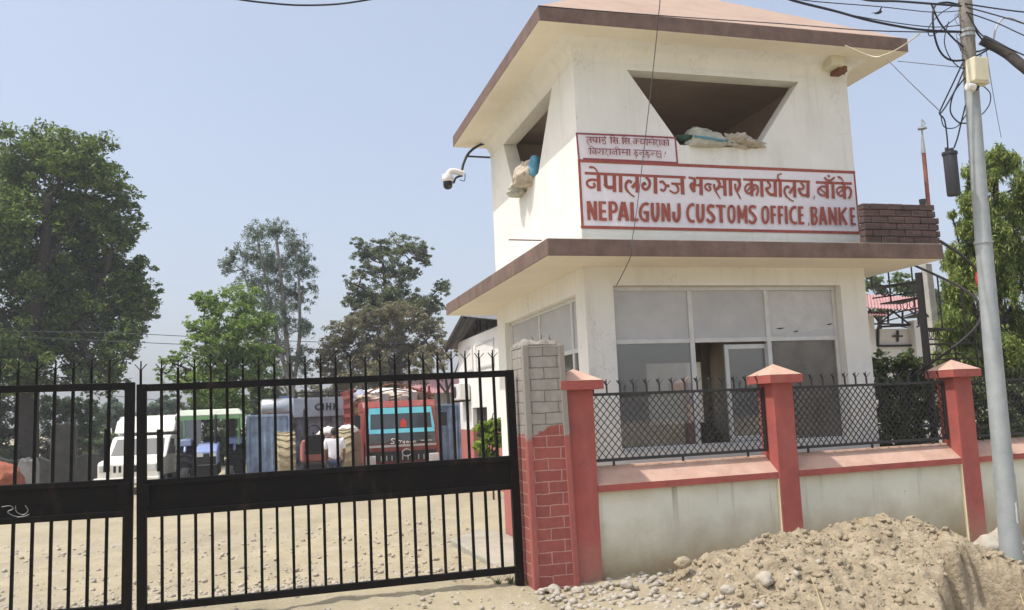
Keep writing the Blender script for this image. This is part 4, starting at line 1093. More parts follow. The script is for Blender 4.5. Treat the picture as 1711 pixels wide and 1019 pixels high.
wire('black cable bundle entering along the top edge to the head of the pole', [(1400, -14, 5.8), (1449, 0, 6), (1500, 2, 6.1), (1555, 6, 6.2), (1606, 10, 6.3)], 4.0, group=G_)
wire('thin dark wire reaching from the tower roof edge to the pole band', [(899, 10, 8.3), (1120, 27, 8.2), (1300, 39, 7.4), (1457, 51, 6.6), (1606, 54, 6.32)], 1.7, group=G_)
wire('thin wire sagging below the pole top from the left', [(1405, 22, 6.0), (1490, 37, 6.1), (1560, 45, 6.2), (1606, 42, 6.33)], 1.7, group=G_)
wire('topmost black cable leaving the pole to the right edge', [(1612, 6, 6.35), (1650, 12, 6.3), (1711, 20, 6.1), (1790, 26, 5.9)], 2.4, group=G_)
wire('second black cable leaving the pole to the right edge', [(1616, 12, 6.35), (1660, 24, 6.2), (1711, 39, 6.0), (1790, 66, 5.7)], 2.2, group=G_)
wire('third black cable leaving the pole to the right edge', [(1614, 20, 6.35), (1665, 38, 6.2), (1711, 59, 6.0), (1790, 92, 5.7)], 2.0, group=G_)
wire('cable slanting to the right edge just above the dark bundle', [(1618, 24, 6.3), (1640, 58, 6.25), (1680, 78, 6.1), (1711, 92, 6.0), (1790, 124, 5.7)], 2.4, group=G_)
wire('thick dark cable bundle slanting down to the right edge from the pole band', [(1640, 66, 6.3), (1660, 76, 6.25), (1684, 90, 6.15), (1711, 112, 6.0), (1800, 180, 5.6)], 17, M_bundle, group=G_)
wire('bare grey pipe hook bent over the dark cable bundle', [(1659, 80), (1661, 62), (1665, 45), (1675, 31), (1690, 31), (1711, 39), (1760, 52)], 3.4, M_galv, 'pipe', 'bent_pipe', n=6)
G2 = 'drooping cable loops on the utility pole'
wire('outermost long loop drooping left of the pole above the meter box', [(1602, 8), (1580, 4), (1561, 12), (1560, 50), (1571, 86), (1592, 101), (1625, 96), (1655, 80)], 3.4, group=G2)
wire('inner loop curving down from the pole top to the right', [(1556, 6), (1572, 40), (1606, 76), (1630, 86), (1650, 80), (1662, 72)], 3.0, group=G2)
wire('thin loop hanging between the pole top and the left cables', [(1604, 4), (1572, 22), (1552, 46), (1556, 60), (1584, 40), (1602, 26)], 1.6, group=G2)
wire('looped cable passing in front of the pole just above the meter box', [(1585, 36), (1578, 70), (1590, 100), (1612, 114), (1640, 92)], 1.8, group=G2)
wire('cable dropping along the right side of the brown pole section', [(1622, 6), (1628, 46), (1648, 74), (1656, 84)], 3.0, group=G2)
for i, (a, lab) in enumerate([([(1608, 106), (1592, 140), (1573, 180), (1570, 190), (1578, 200), (1582, 225), (1584, 249)], 'left cable running down from the pole to the splice canister'),
                              ([(1610, 118), (1596, 150), (1580, 178), (1571, 190)], 'short cable joining the leftmost drop beside the pole'),
                              ([(1612, 130), (1594, 155), (1588, 185), (1600, 203), (1614, 206)], 'cable swinging out and back below the meter box on the left'),
                              ([(1613, 176), (1606, 205), (1600, 230), (1594, 247)], 'right cable running down from the pole to the splice canister'),
                              ([(1614, 192), (1598, 212), (1578, 212), (1572, 192)], 'thin loop under the cables beside the pole'),
                              ([(1641, 142), (1654, 155), (1654, 172), (1644, 188), (1634, 194)], 'cable loop bulging out on the right of the pole below the meter box')]):
    wire(lab, a, 2.4 if i < 4 else 1.8, group=G2)
for i in range(7):
    y0 = rng.uniform(20, 150); a = pole_at(y0); s = rng.uniform(.04, .09)
    b_ = MB(); b_.tube(smooth_pts([a + Vector((-.07, -.02, 0)), a + Vector((-.09 - s, -.05, s * .6)), a + Vector((-.08 - s * 1.2, -.06, -s * .5)), a + Vector((-.07, -.04, -s))], 5), .0025, 4)
    solo(b_.build('wire_curl', M_thin, None, origin=a), 'thin wire curl sprouting from the brown section of the pole', 'wire', 'wire curls on the pole')
wire('thin stay wire from the tower roof corner down to the pole cables', [(1481, 98, 7.6), (1525, 142, 7), (1571, 186, 6.4)], 1.4, M_thin, 'wire', 'wire')
wire('pale cable sagging under the right roof corner', [(1412, 76, 8.3), (1457, 94, 8.2), (1480, 91, 8), (1506, 78, 7.6), (1537, 56, 7.0)], 2.2, M_beigebox)
wire('hair thin wire right of the pole slanting down to the tree', [(1648, 84, 6.4), (1660, 160, 8), (1673, 230, 10)], 1.3, M_thin, 'wire', 'wire')
wire('nearly level thin wire between the roof corner and the pole', [(1500, 102, 7.6), (1540, 106, 7), (1600, 112, 6.4)], 1.2, M_thin, 'wire', 'wire')
wire('thin wire slanting from the top edge across the sign to the window head', [(1104, -30, 7.2), (1102, 10, 7.4), (1092, 110, 7.8), (1076, 250, 8.1), (1064, 350, 8.18), (1056, 402, 8.22)], 1.6, M_thin, 'wire', 'wire')
wire('thin wire going on from the canopy edge down to the window frame', [(1056, 402, 8.22), (1054, 428, 8.23), (1030, 477, 8.9)], 1.5, M_thin, 'wire', 'wire')
wire('black cable crossing the top left edge of the sky', [(360, -10, 6), (400, -1, 6), (450, 5, 6), (500, 8.5, 6), (560, 7, 6), (612, 0, 6), (660, -9, 6)], 3.2)
for i, (a, lab) in enumerate([([(-60, 552), (180, 556), (400, 566), (560, 572), (770, 575)], 'uppermost faint power line behind the gate spikes'),
                              ([(-60, 558), (210, 571), (420, 580), (600, 586), (760, 588)], 'lower faint power line behind the gate spikes'),
                              ([(120, 650), (180, 660), (260, 668), (340, 676)], 'faint line sagging over the white box truck')]):
    wire(lab, a, 1.3, M_thin, 'wire', 'power_line', Y=40)

# ================================================================== trees
def leaves_mesh(name, cen, size, mat_, parent, droop=0.0, aspect=0.5, up=0.4):
    n = len(cen)
    nr = rng.normal(size=(n, 3)); nr[:, 2] = np.abs(nr[:, 2]) + up; nr /= np.linalg.norm(nr, axis=1)[:, None]
    t = rng.normal(size=(n, 3)); t[:, 2] -= droop
    t -= nr * (t * nr).sum(1)[:, None]; t /= np.linalg.norm(t, axis=1)[:, None] + 1e-9
    b = np.cross(nr, t)
    s = size * rng.uniform(0.6, 1.35, size=(n, 1))
    bend = nr * s * 0.22
    V = np.stack([cen - t * s, cen + b * s * aspect + bend, cen + t * s, cen - b * s * aspect + bend], 1).reshape(-1, 3)
    off = BASE.get(parent.name, Vector()); V = V - np.array(off)
    me = bpy.data.meshes.new(name)
    me.vertices.add(4 * n); me.vertices.foreach_set('co', V.astype(np.float32).ravel())
    F = np.arange(4 * n, dtype=np.int32)
    me.loops.add(4 * n); me.loops.foreach_set('vertex_index', F)
    me.polygons.add(n); me.polygons.foreach_set('loop_start', np.arange(0, 4 * n, 4, dtype=np.int32)); me.polygons.foreach_set('loop_total', np.full(n, 4, dtype=np.int32))
    me.update(calc_edges=True); me.materials.append(mat_)
    o = bpy.data.objects.new(name, me); COL.objects.link(o); o.parent = parent; BASE[o.name] = off
    return o
def tree(name, label, Y, stems, blobs, n, lsize, mat_, group=None, bark=M_bark, clump=0.30, nclump=26, spread=0.5, droop=0.0, aspect=0.5, cat='tree', gz=None, twigs=2, fill=0.45):
    """stems: list of ([(px, py)...], radius); blobs: (px, py, r_px, weight)"""
    s0 = P(*stems[0][0][0], Y)
    g0 = ground_z(s0.x, Y) if gz is None else gz
    base = Vector((s0.x, Y, g0))
    root = thing(name, label, cat, tuple(base), group)
    k = Y / FPX
    tb = MB()
    ends = []
    for pts, r in stems:
        w_ = [P(a, b_, Y) for a, b_ in pts]
        if pts is stems[0][0]: w_[0] = Vector((w_[0].x, Y, g0 - .15))
        sm = smooth_pts(w_, 5)
        tb.tube(sm, [r * (1 - .65 * i / (len(sm) - 1)) for i in range(len(sm))], 8)
        ends += sm[len(sm) // 2:]
    C = []; tot = sum(b_[2] ** 2 * (b_[3] if len(b_) > 3 else 1) for b_ in blobs)
    for b_ in blobs:
        r = b_[2] * k; w = b_[3] if len(b_) > 3 else 1
        c = P(b_[0], b_[1], Y); c.y += rng.uniform(-spread, spread) * r * 1.6
        near = min(ends, key=lambda e: (e - c).length - (0.4 * max(0, c.z - e.z)))
        mid = near.lerp(c, .5) + Vector((rng.uniform(-.15, .15) * r, 0, -.15 * r))
        rr = max(.02, stems[0][1] * .22)
        tb.tube(smooth_pts([near, mid, c], 4), [rr * (1 - .7 * i / 8) for i in range(9)], 5)
        nl = int(n * r * r * w / (tot * k * k))
        ncl = max(4, int(nclump * w))
        d = rng.normal(size=(ncl, 3)); d /= np.linalg.norm(d, axis=1)[:, None]
        cc = np.array(c) + d * (r * rng.uniform(fill, 1.12, size=(ncl, 1))) * np.array([1, .9, .85])
        for q in range(min(ncl, twigs * 3)):
            e = Vector(cc[q]); tb.tube([c, c.lerp(e, .6) + Vector((0, 0, -.05 * r)), e], [rr * .35, rr * .22, rr * .1], 4)
        idx = rng.integers(ncl, size=nl)
        cr_ = clump * r * rng.uniform(.6, 1.3, size=ncl)
        g = rng.normal(size=(nl, 3)); g /= np.linalg.norm(g, axis=1)[:, None]
        rad = rng.uniform(0, 1, size=(nl, 1)) ** .5
        p_ = cc[idx] + g * rad * cr_[idx][:, None] * np.array([.75, .75, 1.25] if droop > 2 else [1.15, 1.15, .75])
        if droop: p_[:, 2] -= np.abs(rng.normal(size=nl)) * cr_[idx] * .6
        C.append(p_)
    tb.build('trunk', bark, root, smooth=50)
    leaves_mesh('crown', np.concatenate(C), lsize, mat_, root, droop, aspect)
    return root
L_dark = leaf_mat('dark_leaves', [(0.037, 0.07, 0.019), (0.084, 0.126, 0.029), (0.167, 0.241, 0.048), (0.095, 0.143, 0.034), (0.262, 0.322, 0.066)], 0.35)
L_lime = leaf_mat('lime_leaves', [(0.061, 0.115, 0.03), (0.162, 0.257, 0.054), (0.27, 0.378, 0.074), (0.121, 0.189, 0.041)], .4)
L_euc = leaf_mat('grey_green_leaves', [(0.085, 0.116, 0.085), (0.16, 0.213, 0.149), (0.255, 0.307, 0.213), (0.106, 0.16, 0.095)], .3)
L_dusty = leaf_mat('dusty_brown_leaves', [(0.124, 0.124, 0.078), (0.235, 0.194, 0.111), (0.166, 0.194, 0.098), (0.332, 0.264, 0.166), (0.138, 0.166, 0.083)], .25)
L_mid = leaf_mat('mid_green_leaves', [(0.06, 0.102, 0.051), (0.128, 0.187, 0.076), (0.187, 0.255, 0.093), (0.102, 0.136, 0.068)], .3)
L_loose = leaf_mat('soft_olive_leaves', [(0.075, 0.098, 0.052), (0.149, 0.184, 0.086), (0.207, 0.241, 0.109), (0.115, 0.132, 0.081)], .35)
L_far = leaf_mat('far_green_leaves', [(0.08, 0.128, 0.088), (0.136, 0.192, 0.12), (0.104, 0.152, 0.096)], .3)
L_mango = leaf_mat('drooping_leaves', [(0.078, 0.125, 0.035), (0.172, 0.25, 0.055), (0.343, 0.39, 0.094), (0.109, 0.172, 0.047), (0.468, 0.484, 0.14)], .35)
L_hedge = leaf_mat('hedge_leaves', [(0.045, 0.077, 0.026), (0.096, 0.136, 0.048), (0.152, 0.192, 0.064), (0.08, 0.088, 0.045)], .28)
L_pot = leaf_mat('bright_shrub_leaves', [(0.10, 0.17, 0.020), (0.22, 0.32, 0.035), (0.30, 0.38, 0.06)], .4)

tree('broad_tree', 'huge dense dark green tree at the left edge behind the gate', 42,
     [([(45, 800), (47, 700), (52, 610), (60, 520), (75, 420), (80, 330)], .5), ([(52, 620), (90, 580), (140, 530), (180, 450)], .16), ([(50, 630), (20, 560), (-20, 480), (-40, 380)], .18), ([(70, 450), (120, 380), (150, 300)], .12)],
     [(40, 250, 60), (95, 265, 55), (150, 285, 52), (-30, 270, 80), (185, 330, 45), (110, 340, 75), (30, 350, 85), (195, 385, 40), (150, 420, 70), (60, 440, 90), (-40, 420, 110), (205, 455, 42), (170, 500, 65), (225, 490, 36), (95, 530, 75), (15, 540, 85), (190, 555, 45), (-60, 560, 90), (130, 585, 50, .5), (60, 600, 60, .5), (205, 600, 30, .6), (170, 620, 40, .5), (-10, 620, 60, .6), (228, 520, 28), (145, 615, 34, .35), (110, 630, 30, .3), (75, 640, 30, .3), (190, 635, 26, .35), (215, 570, 30, .6), (20, 640, 40, .4)],
     110000, .105, L_dark, clump=.24, nclump=64, spread=.75, fill=.3)
tree('leafy_tree', 'bright lime green tree in front of the tall grey-green tree', 34,
     [([(385, 800), (388, 700), (392, 620), (398, 550)], .17), ([(390, 640), (350, 590), (340, 530)], .08), ([(390, 660), (320, 620), (285, 605)], .06)],
     [(400, 505, 40), (365, 515, 28), (338, 500, 18), (420, 545, 38), (385, 560, 45), (345, 570, 36), (325, 545, 20, .6), (400, 600, 48), (355, 620, 42), (310, 595, 22, .6), (285, 602, 15, .6), (440, 590, 28, .8), (430, 630, 36), (380, 655, 44), (330, 650, 34), (300, 640, 26, .7), (280, 625, 16, .5)],
     22000, .072, L_lime, clump=.27, nclump=40, fill=.3)
tree('eucalyptus_tree', 'tall airy grey-green tree with thin upright stems', 40,
     [([(488, 800), (488, 700), (487, 640), (478, 560), (470, 470), (462, 400)], .16), ([(486, 650), (462, 560), (445, 470), (432, 410)], .10), ([(488, 660), (500, 570), (500, 480), (495, 420)], .10), ([(487, 670), (440, 560), (405, 450)], .07)],
     [(430, 392, 26), (452, 380, 20), (470, 382, 20), (492, 400, 24), (505, 430, 24), (415, 425, 26), (388, 432, 22), (378, 450, 14), (445, 430, 34), (478, 440, 34), (515, 455, 20), (430, 470, 34), (465, 485, 38), (502, 490, 26), (520, 480, 12), (445, 525, 34), (485, 535, 34), (510, 545, 20), (462, 575, 34), (500, 595, 24), (440, 580, 24), (485, 625, 30, .6), (510, 620, 16, .6)],
     30000, .060, L_euc, bark=M_palebark, clump=.24, nclump=34, fill=.2, aspect=.34, droop=.8)
tree('loose_tree', 'loose green tree with forked branches above the brown one', 44,
     [([(660, 800), (655, 690), (648, 590), (645, 500), (640, 440)], .20), ([(648, 560), (615, 490), (578, 470)], .09), ([(648, 530), (672, 470), (688, 430)], .09), ([(652, 590), (700, 520), (735, 480)], .08)],
     [(612, 420, 22), (600, 405, 14, .6), (632, 418, 26), (668, 415, 30), (698, 420, 24), (712, 440, 13, .7), (640, 450, 30, .7), (605, 455, 22, .7), (586, 470, 14, .5), (672, 455, 28, .8), (692, 460, 16, .6), (655, 485, 34), (612, 490, 30, .8), (590, 500, 24, .7), (630, 510, 34), (675, 515, 34), (710, 525, 28), (600, 530, 28), (736, 485, 18), (725, 510, 22), (742, 475, 10, .8), (690, 505, 28), (640, 520, 30)],
     36000, .064, L_loose, twigs=3, clump=.24, nclump=34, fill=.2)
tree('dusty_tree', 'broad dusty brown-green tree beneath the forked green one', 40,
     [([(640, 800), (640, 700), (635, 640), (625, 580)], .22), ([(638, 650), (590, 600), (560, 570)], .1), ([(638, 640), (690, 590), (720, 560)], .1)],
     [(575, 555, 32), (612, 535, 30), (650, 528, 34), (690, 535, 32), (720, 545, 24), (548, 580, 24), (595, 585, 40), (640, 580, 44), (685, 580, 40), (725, 585, 28), (565, 612, 30), (610, 620, 42), (660, 622, 44), (705, 615, 34, .6), (735, 560, 12), (580, 640, 30), (640, 648, 40), (540, 605, 18)],
     48000, .062, L_dusty, clump=.24, nclump=44, fill=.25)
tree('bare_tree', 'thin half bare tree beside the office eave', 36,
     [([(752, 800), (750, 680), (742, 620), (725, 585)], .09), ([(748, 660), (715, 615), (700, 590)], .05), ([(749, 650), (765, 610), (770, 585)], .04), ([(745, 630), (735, 600), (745, 570)], .04)],
     [(712, 590, 18, .5), (735, 575, 16, .4), (750, 600, 20, .5), (725, 610, 20, .5), (762, 590, 12, .4)], 700, .06, L_dusty, nclump=14, twigs=4)
far = [('round hazy tree behind the box truck', 190, 690, [(195, 685, 24), (175, 700, 26), (210, 705, 18)], 70, L_far), ('low hazy tree between box truck and tractor', 262, 700, [(258, 690, 18), (280, 685, 22), (245, 702, 18)], 72, L_far),
       ('dark shrubby tree behind the blue tractor', 345, 715, [(330, 680, 26), (360, 672, 28), (390, 685, 26), (345, 705, 28), (385, 710, 26)], 48, L_mid), ('shrubby tree behind the blue container', 450, 700, [(425, 672, 24), (455, 660, 24), (480, 668, 22), (440, 695, 28), (475, 695, 28)], 50, L_hedge),
       ('shrubby tree between the tanker and the red truck', 560, 690, [(530, 665, 26), (565, 660, 28), (595, 668, 24), (545, 690, 28), (585, 690, 26)], 50, L_dusty), ('dark thicket behind the left gate leaf, left of the trunk', 0, 730, [(-30, 700, 40), (10, 680, 34), (-5, 730, 40), (25, 725, 26), (-60, 720, 50)], 44, L_hedge),
       ('dark thicket behind the left gate leaf, right of the trunk', 105, 720, [(85, 690, 30), (115, 680, 32), (142, 690, 28), (95, 725, 34), (132, 725, 32), (150, 715, 18)], 46, L_mid), ('dark tree rising behind the red truck', 690, 680, [(640, 660, 30), (680, 655, 34), (720, 660, 30), (750, 665, 24), (700, 685, 32), (655, 690, 30)], 55, L_dusty)]
far += [('low dark bush far behind the truck cab', 150, 750, [(130, 745, 26), (165, 740, 26), (195, 748, 24), (150, 770, 26)], 52, L_mid), ('low bush far behind the blue tractor', 290, 750, [(240, 740, 24), (275, 735, 28), (310, 738, 28), (255, 765, 26), (295, 765, 28)], 54, L_hedge),
        ('low dark bush under the broad tree, left of its trunk', 15, 770, [(-40, 765, 34), (0, 760, 30), (30, 765, 26), (-90, 750, 40)], 42, L_hedge), ('low bush under the broad tree, right of its trunk', 95, 775, [(70, 768, 26), (100, 765, 28), (130, 770, 26)], 44, L_dusty),
        ('wide bush behind the canopied tractor', 370, 745, [(335, 740, 28), (370, 735, 30), (405, 740, 28), (350, 765, 28), (395, 765, 28)], 44, L_mid), ('wide bush behind the silver tank', 480, 735, [(440, 730, 30), (480, 722, 32), (520, 728, 30), (460, 755, 30), (505, 755, 30)], 52, L_hedge)]
for lab, px, py, bl, Y, m_ in far:
    tree('background_tree', lab, Y, [([(px, 790), (px, py + 10), (px + 2, py - 10)], .16)], bl, 7000, .12 * Y / 60, m_, 'trees at the back of the yard', nclump=30, clump=.26, fill=.25, gz=-.5)
tree('drooping_tree', 'tall tree with hanging yellow-green leaves behind the utility pole', 13.0,
     [([(1668, 760), (1668, 640), (1666, 520), (1664, 400), (1664, 290)], .12), ([(1668, 600), (1630, 520), (1612, 450)], .05), ([(1668, 560), (1705, 480), (1715, 400)], .05)],
     [(1655, 262, 26), (1684, 268, 30), (1640, 300, 36), (1690, 310, 40), (1720, 320, 30), (1618, 345, 32), (1655, 350, 45), (1705, 360, 45), (1600, 385, 22), (1635, 400, 45), (1690, 410, 50), (1730, 420, 45), (1618, 455, 38), (1660, 465, 50), (1715, 480, 50), (1600, 500, 25, .7), (1640, 520, 45), (1690, 540, 50), (1735, 540, 50), (1610, 560, 30, .8), (1650, 580, 45), (1705, 600, 50), (1600, 610, 30, .7), (1640, 640, 45), (1700, 660, 50), (1745, 640, 50), (1585, 360, 10, .7), (1600, 430, 30), (1592, 480, 34), (1588, 540, 36), (1588, 600, 36), (1600, 655, 36), (1628, 430, 40), (1620, 600, 45), (1575, 640, 30)],
     110000, .062, L_mango, clump=.42, nclump=44, droop=3.5, aspect=.22, spread=.7, fill=.1)
def bush(label, px, Y, blobs, n, ls, m_, name='shrub', cat='shrub', group=None):
    b0 = P(px, 700, Y)
    return tree(name, label, Y, [([(px, 760), (px, 720), (px + 2, 690)], .025)], blobs, n, ls, m_, group, nclump=26, clump=.4, cat=cat, spread=.35, fill=.5, twigs=1)
bush('clipped dark green hedge between the tower and the spiral stair', 1500, 11.4, [(1478, 610, 26), (1510, 606, 26), (1538, 612, 22), (1470, 645, 30), (1505, 645, 34), (1540, 645, 28), (1475, 690, 32), (1515, 690, 36), (1550, 690, 30), (1480, 735, 34), (1530, 735, 36)], 7500, .045, L_hedge, 'hedge', 'hedge')
bush('dark shrub behind the lattice right of the third red pier', 1650, 11.8, [(1635, 665, 32), (1675, 660, 34), (1715, 668, 34), (1630, 710, 34), (1670, 710, 38), (1715, 715, 38), (1610, 690, 22)], 4200, .06, L_hedge)
bush('bright yellow-green shrub beside the office door', 822, 19.0, [(808, 715, 12), (828, 712, 13), (818, 735, 16), (835, 738, 12), (803, 745, 12), (820, 760, 14)], 1800, .07, L_pot)
# weeds at the foot of the gate
wd = MB()
def tuft(c, n, h):
    for _ in range(n):
        a = rng.uniform(0, 2 * PI); l = h * rng.uniform(.5, 1.1); d = Vector((math.cos(a), math.sin(a), 0)); s = d.cross(Vector((0, 0, 1))) * .004
        p0 = Vector(c) + d * rng.uniform(0, .02); p1 = p0 + d * l * .3 + Vector((0, 0, l * .7)); p2 = p0 + d * l * .75 + Vector((0, 0, l))
        wd.face([p0 - s, p0 + s, p1 + s, p1 - s]); wd.face([p1 - s, p1 + s, p2])
for q in ((2.15, 8.02, 0), (2.05, 8.1, -.02), (2.3, 7.92, 0), (7.42, 8.12, -.14), (7.3, 8.05, -.14), (7.5, 8.0, -.15)): tuft(q, 26, .09)
o = wd.build('weeds', L_hedge, None, recalc=False); o['kind'] = 'stuff'; solo(o, 'small weeds sprouting at the feet of the piers', 'weeds')
st = MB()
for a, b_ in (((1355, 965), (1375, 1019)), ((1436, 868), (1446, 880)), ((1700, 985), (1711, 1010))):
    p, q = P(*a, 6.35), P(*b_, 5.9 if a[1] > 900 else 6.3); st.tube([p, p.lerp(q, .5) + Vector((0, 0, .03)), q], .004, 4)
o = st.build('dry_straw', mat('straw', (.5, .4, .2), .9)); o['kind'] = 'stuff'; solo(o, 'dry straws lying on the soil heap', 'straw')

# ================================================================== spiral stair right of the tower
sc = P(1549, 600, 10.9); SX, SY = sc.x, 10.9; SG = ground_z(SX, SY)
ss = thing('spiral_stair', 'dark metal spiral stair climbing to the tower canopy', 'spiral stair', (SX, SY, SG))
b_ = MB(); b_.tube([(SX, SY, SG - .1), (SX, SY, 3.42)], .055, 12); b_.build('centre_post', M_stair, ss, smooth=40)
nst = 15; z_top = 3.30; rs = .80
tread0 = None
rail = []
for i in range(nst):
    z = SG + .2 + (z_top - SG - .2) * i / (nst - 1)
    ang = math.radians(-262 + 26.5 * i)
    d = Vector((math.cos(ang), math.sin(ang), 0)); s = Vector((-d.y, d.x, 0))
    m_ = MB(); c0 = Vector((SX, SY, z))
    m_.hexa([c0 + d * .05 - s * .05 + Vector((0, 0, -.02)), c0 + d * rs - s * .19 + Vector((0, 0, -.02)), c0 + d * rs + s * .19 + Vector((0, 0, -.02)), c0 + d * .05 + s * .05 + Vector((0, 0, -.02)),
             c0 + d * .05 - s * .05, c0 + d * rs - s * .19, c0 + d * rs + s * .19, c0 + d * .05 + s * .05])
    for r_ in (.25, .42, .59):     # curled riser ornament
        cc = c0 + d * r_ + Vector((0, 0, -.09))
        m_.tube([cc + (d * math.cos(a) + Vector((0, 0, 1)) * math.sin(a)) * (.06) for a in np.linspace(0, 2 * PI, 10)[:-1]], .007, 4, closed=True)
    m_.bar(c0 + d * .06 + Vector((0, 0, -.165)), c0 + d * rs + Vector((0, 0, -.165)), .02, .02)
    m_.build('tread', M_stair, ss)
    m_ = MB(); m_.tube([c0 + d * (rs - .01), c0 + d * (rs - .01) + Vector((0, 0, .85))], .013, 6); m_.build('baluster', M_stair, ss)
    rail.append(c0 + d * (rs - .01) + Vector((0, 0, .86)))
m_ = MB(); m_.tube(smooth_pts(rail, 4), .02, 6); m_.build('handrail', M_stair, ss, smooth=50)
m_ = MB(); a, b2 = P(1571, 403, 9.6), P(1640, 462, 10.6); m_.tube(smooth_pts([a, a.lerp(b2, .55) + Vector((0, 0, .07)), b2, P(1668, 520, 11.4)], 6), .022, 6); m_.build('landing_rail', M_stair, ss, smooth=50)
q = P(1632, 462, 10.5); m_ = MB()
pts = []
for i in range(9):
    for j in range(4):
        pts.append(q + Vector((-.035 + .03 * j + .012 * math.sin(i * 1.3 + j), -.03 + .02 * math.sin(j * 2 + i * .6), .14 - .055 * i)))
m_.v = [tuple(p) for p in pts]; m_.f = [[i * 4 + j, i * 4 + j + 1, (i + 1) * 4 + j + 1, (i + 1) * 4 + j] for i in range(8) for j in range(3)]; m_.m = [0] * len(m_.f)
o = m_.build('red_cloth', M_redcloth, None, origin=q, smooth=80); so = o.modifiers.new('s', 'SOLIDIFY'); so.thickness = .008
solo(o, 'red cloth hanging from the stair rail behind the utility pole', 'cloth')
q = P(1570, 560, 15); m_ = MB(); m_.hexa([(q.x - .11, 15, -.5), (q.x + .11, 15, -.5), (q.x + .11, 15.2, -.5), (q.x - .11, 15.2, -.5)] + [(q.x - .15, 15.02, P(1565, 440, 15).z), (q.x + .0, 15.02, P(1565, 440, 15).z), (q.x + .0, 15.18, P(1565, 440, 15).z), (q.x - .15, 15.18, P(1565, 440, 15).z)])
solo(m_.build('concrete_post', M_concrete, None, origin=(q.x, 15, -.4), bevel=.01), 'pale concrete post standing behind the spiral stair', 'post')

# ================================================================== shed seen right of the tower
M_redroof = mat('red_roof_sheet', (0.46, 0.26, 0.245), .7, .14, 2.0)
M_whitewash = mat('whitewash', (0.76, 0.74, 0.70), .85, .08, 1.0)
def corr(mb, a, b_, c, d, n, amp, nv=None, m=0):
    """corrugated sheet: a-b is the low edge, d-c the high edge; waves run up the slope"""
    a, b_, c, d = map(Vector, (a, b_, c, d)); nrm = (b_ - a).cross(d - a).normalized()
    base = len(mb.v)
    for i in range(n + 1):
        h = nrm * amp * (1 if i % 2 else -1)
        mb.v += [tuple(a.lerp(b_, i / n) + h), tuple(d.lerp(c, i / n) + h)]
    for i in range(n):
        mb.f.append([base + 2 * i, base + 2 * i + 2, base + 2 * i + 3, base + 2 * i + 1]); mb.m.append(m)
def solidify(o, t):
    s = o.modifiers.new('s', 'SOLIDIFY'); s.thickness = t; return o
YB = 18.0
sh = thing('shed', 'white shed with red sheet roof glimpsed between tower and stair', 'shed', tuple(P(1500, 640, YB)))
m_ = MB(); corr(m_, P(1425, 512, YB - 1), P(1545, 519, YB - 1), P(1532, 497, YB + 1.6), P(1425, 490, YB + 1.6), 44, .018); solidify(m_.build('roof_sheet', M_redroof, sh, recalc=False), .02)
m_ = MB(); corr(m_, P(1425, 525, YB - 1.1), P(1484, 526, YB - 1.1), P(1478, 521, YB - .3), P(1425, 516, YB - .3), 26, .016); solidify(m_.build('canopy_sheet', M_redroof, sh, recalc=False), .02)
m_ = MB(); c0, c1 = P(1465, 532, YB + .2), P(1546, 640, YB + .2); m_.box((c0.x - 1.2, YB + .2, -.5), (c1.x + .1, YB + .4, P(1500, 548, YB).z)); c0 = P(1463, 530, YB)
m_.box((c0.x - .5, YB - .05, -.5), (P(1464, 600, YB).x, YB + .19, P(1460, 527, YB).z)); m_.box((P(1532, 600, YB).x, YB - .02, -.5), (P(1546, 600, YB).x, YB + .19, P(1540, 535, YB).z)); m_.build('wall', M_whitewash, sh)
m_ = MB()
for a, b2 in (((1467, 547), (1467, 578)), ((1467, 578), (1530, 577)), ((1467, 546), (1530, 543))): m_.bar(P(*a, YB + .15), P(*b2, YB + .15), .05, .05)
m_.build('dark_frame', M_stair, sh)
m_ = MB(); m_.bar(P(1500, 552, YB + .17), P(1500, 571, YB + .17), .045, .04); m_.bar(P(1492, 561.5, YB + .165), P(1508, 561.5, YB + .165), .045, .04); m_.build('cross_vent', M_stair, sh)
m_ = MB()
for a, b2 in (((1450, 512), (1470, 540)), ((1485, 515), (1520, 542)), ((1500, 515), (1470, 540)), ((1520, 518), (1545, 540)), ((1484, 517), (1484, 540)), ((1508, 518), (1508, 540)), ((1535, 519), (1535, 540)), ((1450, 541), (1546, 542))): m_.bar(P(*a, YB + .1), P(*b2, YB + .1), .035, .035)
m_.build('roof_truss', M_stair, sh)
tree('background_tree', 'olive tree rising behind the white shed right of the tower', 30, [([(1470, 700), (1470, 560), (1470, 500)], .14)], [(1460, 470, 30), (1495, 475, 26), (1520, 490, 30), (1550, 510, 30), (1470, 510, 30), (1580, 500, 30), (1590, 540, 36), (1560, 560, 34), (1590, 600, 40), (1640, 560, 50), (1700, 580, 50)], 6500, .13, L_mid, 'trees at the back of the yard', nclump=20)

# ================================================================== office wing inside the compound
WX = 5.5
wg = thing('office_building', 'white office building with red dado and dark metal eave beyond the gate', 'building', (WX, 22.5, -.4))
zt_ = 3.70
da, db = PX(790, 700, WX).y, PX(814, 700, WX).y          # door, far and near edge
dz = PX(800, 681, WX).z
m_ = MB()
m_.box((WX, 20.6, -.6), (WX + .2, db, zt_)); m_.box((WX, da, -.6), (WX + .2, 25.5, zt_)); m_.box((WX, db + .001, dz), (WX + .2, da - .001, zt_)); m_.box((WX + .201, 25.3, -.6), (10.5, 25.5, zt_)); m_.box((WX + .201, 20.6, -.6), (10.5, 20.8, zt_))
M_office = mat('office_whitewash', (0.80, 0.78, 0.74), .85, .06, 1.0)
_, xyz = pos_xyz(M_office); mixcol(M_office, math_node(M_office, 'LESS_THAN', xyz[2], 1.12), (0.42, 0.15, 0.13))
m_.build('wall', M_office, wg, bevel=.01)
